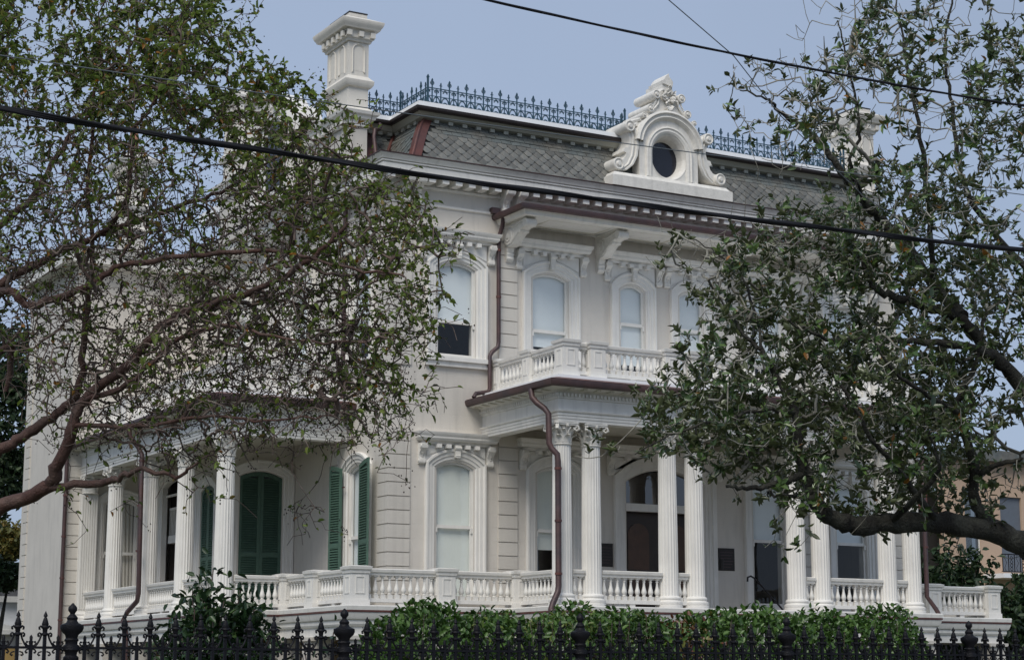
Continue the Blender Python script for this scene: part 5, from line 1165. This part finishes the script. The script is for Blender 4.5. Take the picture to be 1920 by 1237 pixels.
# ---- background trees at the left edge
def far_tree(name, label, base, h, crowns, n, ln, leafm, rg):
    t = thing(name, label, 'tree', tuple(base), 'trees beyond the left side of the house'); mb = MB(); mb.tube([(0, 0, 0), (.1, .05, h*.4), (0, 0, h*.75)], [.24, .18, .06], 8)
    for cx, cy, cz, rr, rz in crowns: mb.tube([(0, 0, h*.45), (cx*.5, cy*.5, (cz+h*.45)/2), (cx, cy, cz)], [.12, .07, .02], 6)
    part('trunk', mb, bark_g, t, 60); pos = []; nr = []
    for cx, cy, cz, rr, rz in crowns:
        v = rot_rand(rg, n//len(crowns)); k = 1-np.abs(rg.normal(size=(len(v), 1)))*.25; lump = 1+.22*np.sin(v[:, :1]*7+cx)*np.sin(v[:, 2:]*6+cz); pos.append(np.array([cx, cy, cz])+v*k*lump*np.array([rr, rr, rz])); nr.append(v)
    pos = np.concatenate(pos); nr = np.concatenate(nr); m_ = len(pos); l_ = rg.uniform(ln*.7, ln*1.3, m_)
    V, F, r = leaves(pos, rot_rand(rg, m_)+nr*.4, nr+rot_rand(rg, m_)*.8, l_, l_*.55, rg.beta(2, 2, m_)); link('crown', np_mesh('crown', V, F, leafm, r), t, kind='stuff'); return t
far_tree('evergreen_tree', 'dark evergreen tree at the far left edge beside the rear of the house', (14.2, 60, 0), 12, [(1.5, 0, 9.8, 1.1, 1.9), (1.4, .2, 7.9, .9, 1.1), (.2, 0, 8.2, 1.5, 2.2), (1.1, 0, 11.4, 1.2, 1.6)], 6500, .20, leaf_bg, rg)
far_tree('autumn_tree', 'yellowing tree at the left edge behind the white outbuilding', (16.9, 66, 0), 6.8, [(.35, 0, 6.2, .8, .75), (-.5, .3, 5.6, 1.0, .9)], 3600, .17, leaf_yl, rg)
far_tree('garden_tree', 'green tree low at the left edge between outbuilding and house', (16.2, 62.5, 0), 5.0, [(.35, 0, 4.9, .55, .45), (-.5, 0, 5.0, .8, .7)], 2600, .16, leaf_bg, rg)

# ================================================================== neighbouring buildings
peach = mat('peach_stucco', (.52, .375, .27), .85, .08, 1, .5, 20, stain=.1)
nb = thing('neighbour_house', 'peach stucco house with an iron balcony seen at the right edge behind the magnolia', 'house', (53, 58, 0))
part('wall', MB().plate([(0, 0), (14, 0), (14, 10.4), (0, 10.4)], [[(1.15, 6.2), (1.95, 6.2), (1.95, 9.2), (1.15, 9.2)][::1][::-1], [(3.1, 5.9), (4.3, 5.9), (4.3, 9.0), (3.1, 9.0)][::-1]], 0, .3), peach, nb)
part('side_bay', MB().box(-3.0, 2.6, 1.2, 6, 0, 9.2), mat('recess_shade', (.03, .028, .026), .8), nb)  # solid box filling the dark recess; its shade is put into the colour
part('bay_lintel', MB().box(-1.4, -.02, .9, 1.19, 8.4, 9.3), mat('brick_red', (.16, .06, .05), .8), nb)
part('roof', MB().prism([(-.4, 10.4), (14.4, 10.4), (13, 10.85), (1, 10.85)], -.4, 9, 'y'), M['slateb'], nb)
wn_ = part('window', MB().plate([(1.12, 6.17), (1.98, 6.17), (1.98, 9.23), (1.12, 9.23)], [[(1.2, 6.25), (1.9, 6.25), (1.9, 9.15), (1.2, 9.15)][::-1]], .05, .15).box(1.2, 1.9, .07, .13, 7.65, 7.73), M['trim'], nb)
part('pane', MB().box(1.2, 1.9, .09, .10, 6.25, 9.15), M['glassd'], wn_); part('blind', MB().box(1.2, 1.58, .14, .15, 6.25, 9.15), M['blind'], wn_); part('interior', MB().box(1.0, 2.1, .8, .85, 6, 9.4), M['dark'], wn_)
part('balcony_door', MB().box(3.1, 4.3, .1, .2, 5.9, 9.0), mat('blue_grey_door', (.12, .14, .17), .6), nb)
bs = part('balcony', MB().box(2.0, 9, -1.2, -.0, 5.60, 5.78), M['white'], nb)
mb = MB().box(1.95, 9, -1.17, -1.13, 6.52, 6.56).box(1.95, 9, -1.17, -1.13, 5.84, 5.87)
for i in range(22):
    x = 2.0+i*.32; mb.box(x-.012, x+.012, -1.165, -1.135, 5.84, 6.54)
    if i % 2:
        for z in (5.96, 6.10, 6.24, 6.40):
            mb.tube([(x+.16+p[0], -1.15, z+p[1]) for p in circ(0, 0, .065, .065, 10)+[(.065, 0)]], .014, 5, False)
    else: mb.tube([(x+.16, -1.15, 5.86), (x+.10, -1.15, 6.0), (x+.22, -1.15, 6.2), (x+.10, -1.15, 6.4), (x+.16, -1.15, 6.52)], .010, 5, False)
part('railing', mb, M['iron'], bs)
gb = thing('outbuilding', 'small white outbuilding with grey roof at the bottom left edge', 'house', (14.6, 66, 0))
part('wall', MB().box(0, 4.4, 0, 5, 0, 4.3), mat('white_boards', (.66, .67, .68), .7, .08, 2), gb)
part('lower_wall', MB().box(-.5, 3.55, -.3, -.01, 0, 2.7), mat('ochre_wall', (.50, .33, .12), .8, .1, 2), gb)
part('lean_to', MB().box(-.6, 3.6, -.5, 0, 3.1, 3.22).prism([(-.8, 3.23), (3.65, 3.23), (1.4, 3.7)], -.45, -.02, 'y'), M['trim'], gb)
part('roof', MB().prism([(-.3, 4.31), (4.7, 4.31), (3.9, 5.0), (.4, 5.0)], -.2, 5.2, 'y'), mat('grey_shingle', (.16, .16, .17), .85, .3, 5), gb); part('cornice', MB().box(-.32, 4.72, -.22, -.19, 4.2, 4.40), M['trim'], gb)
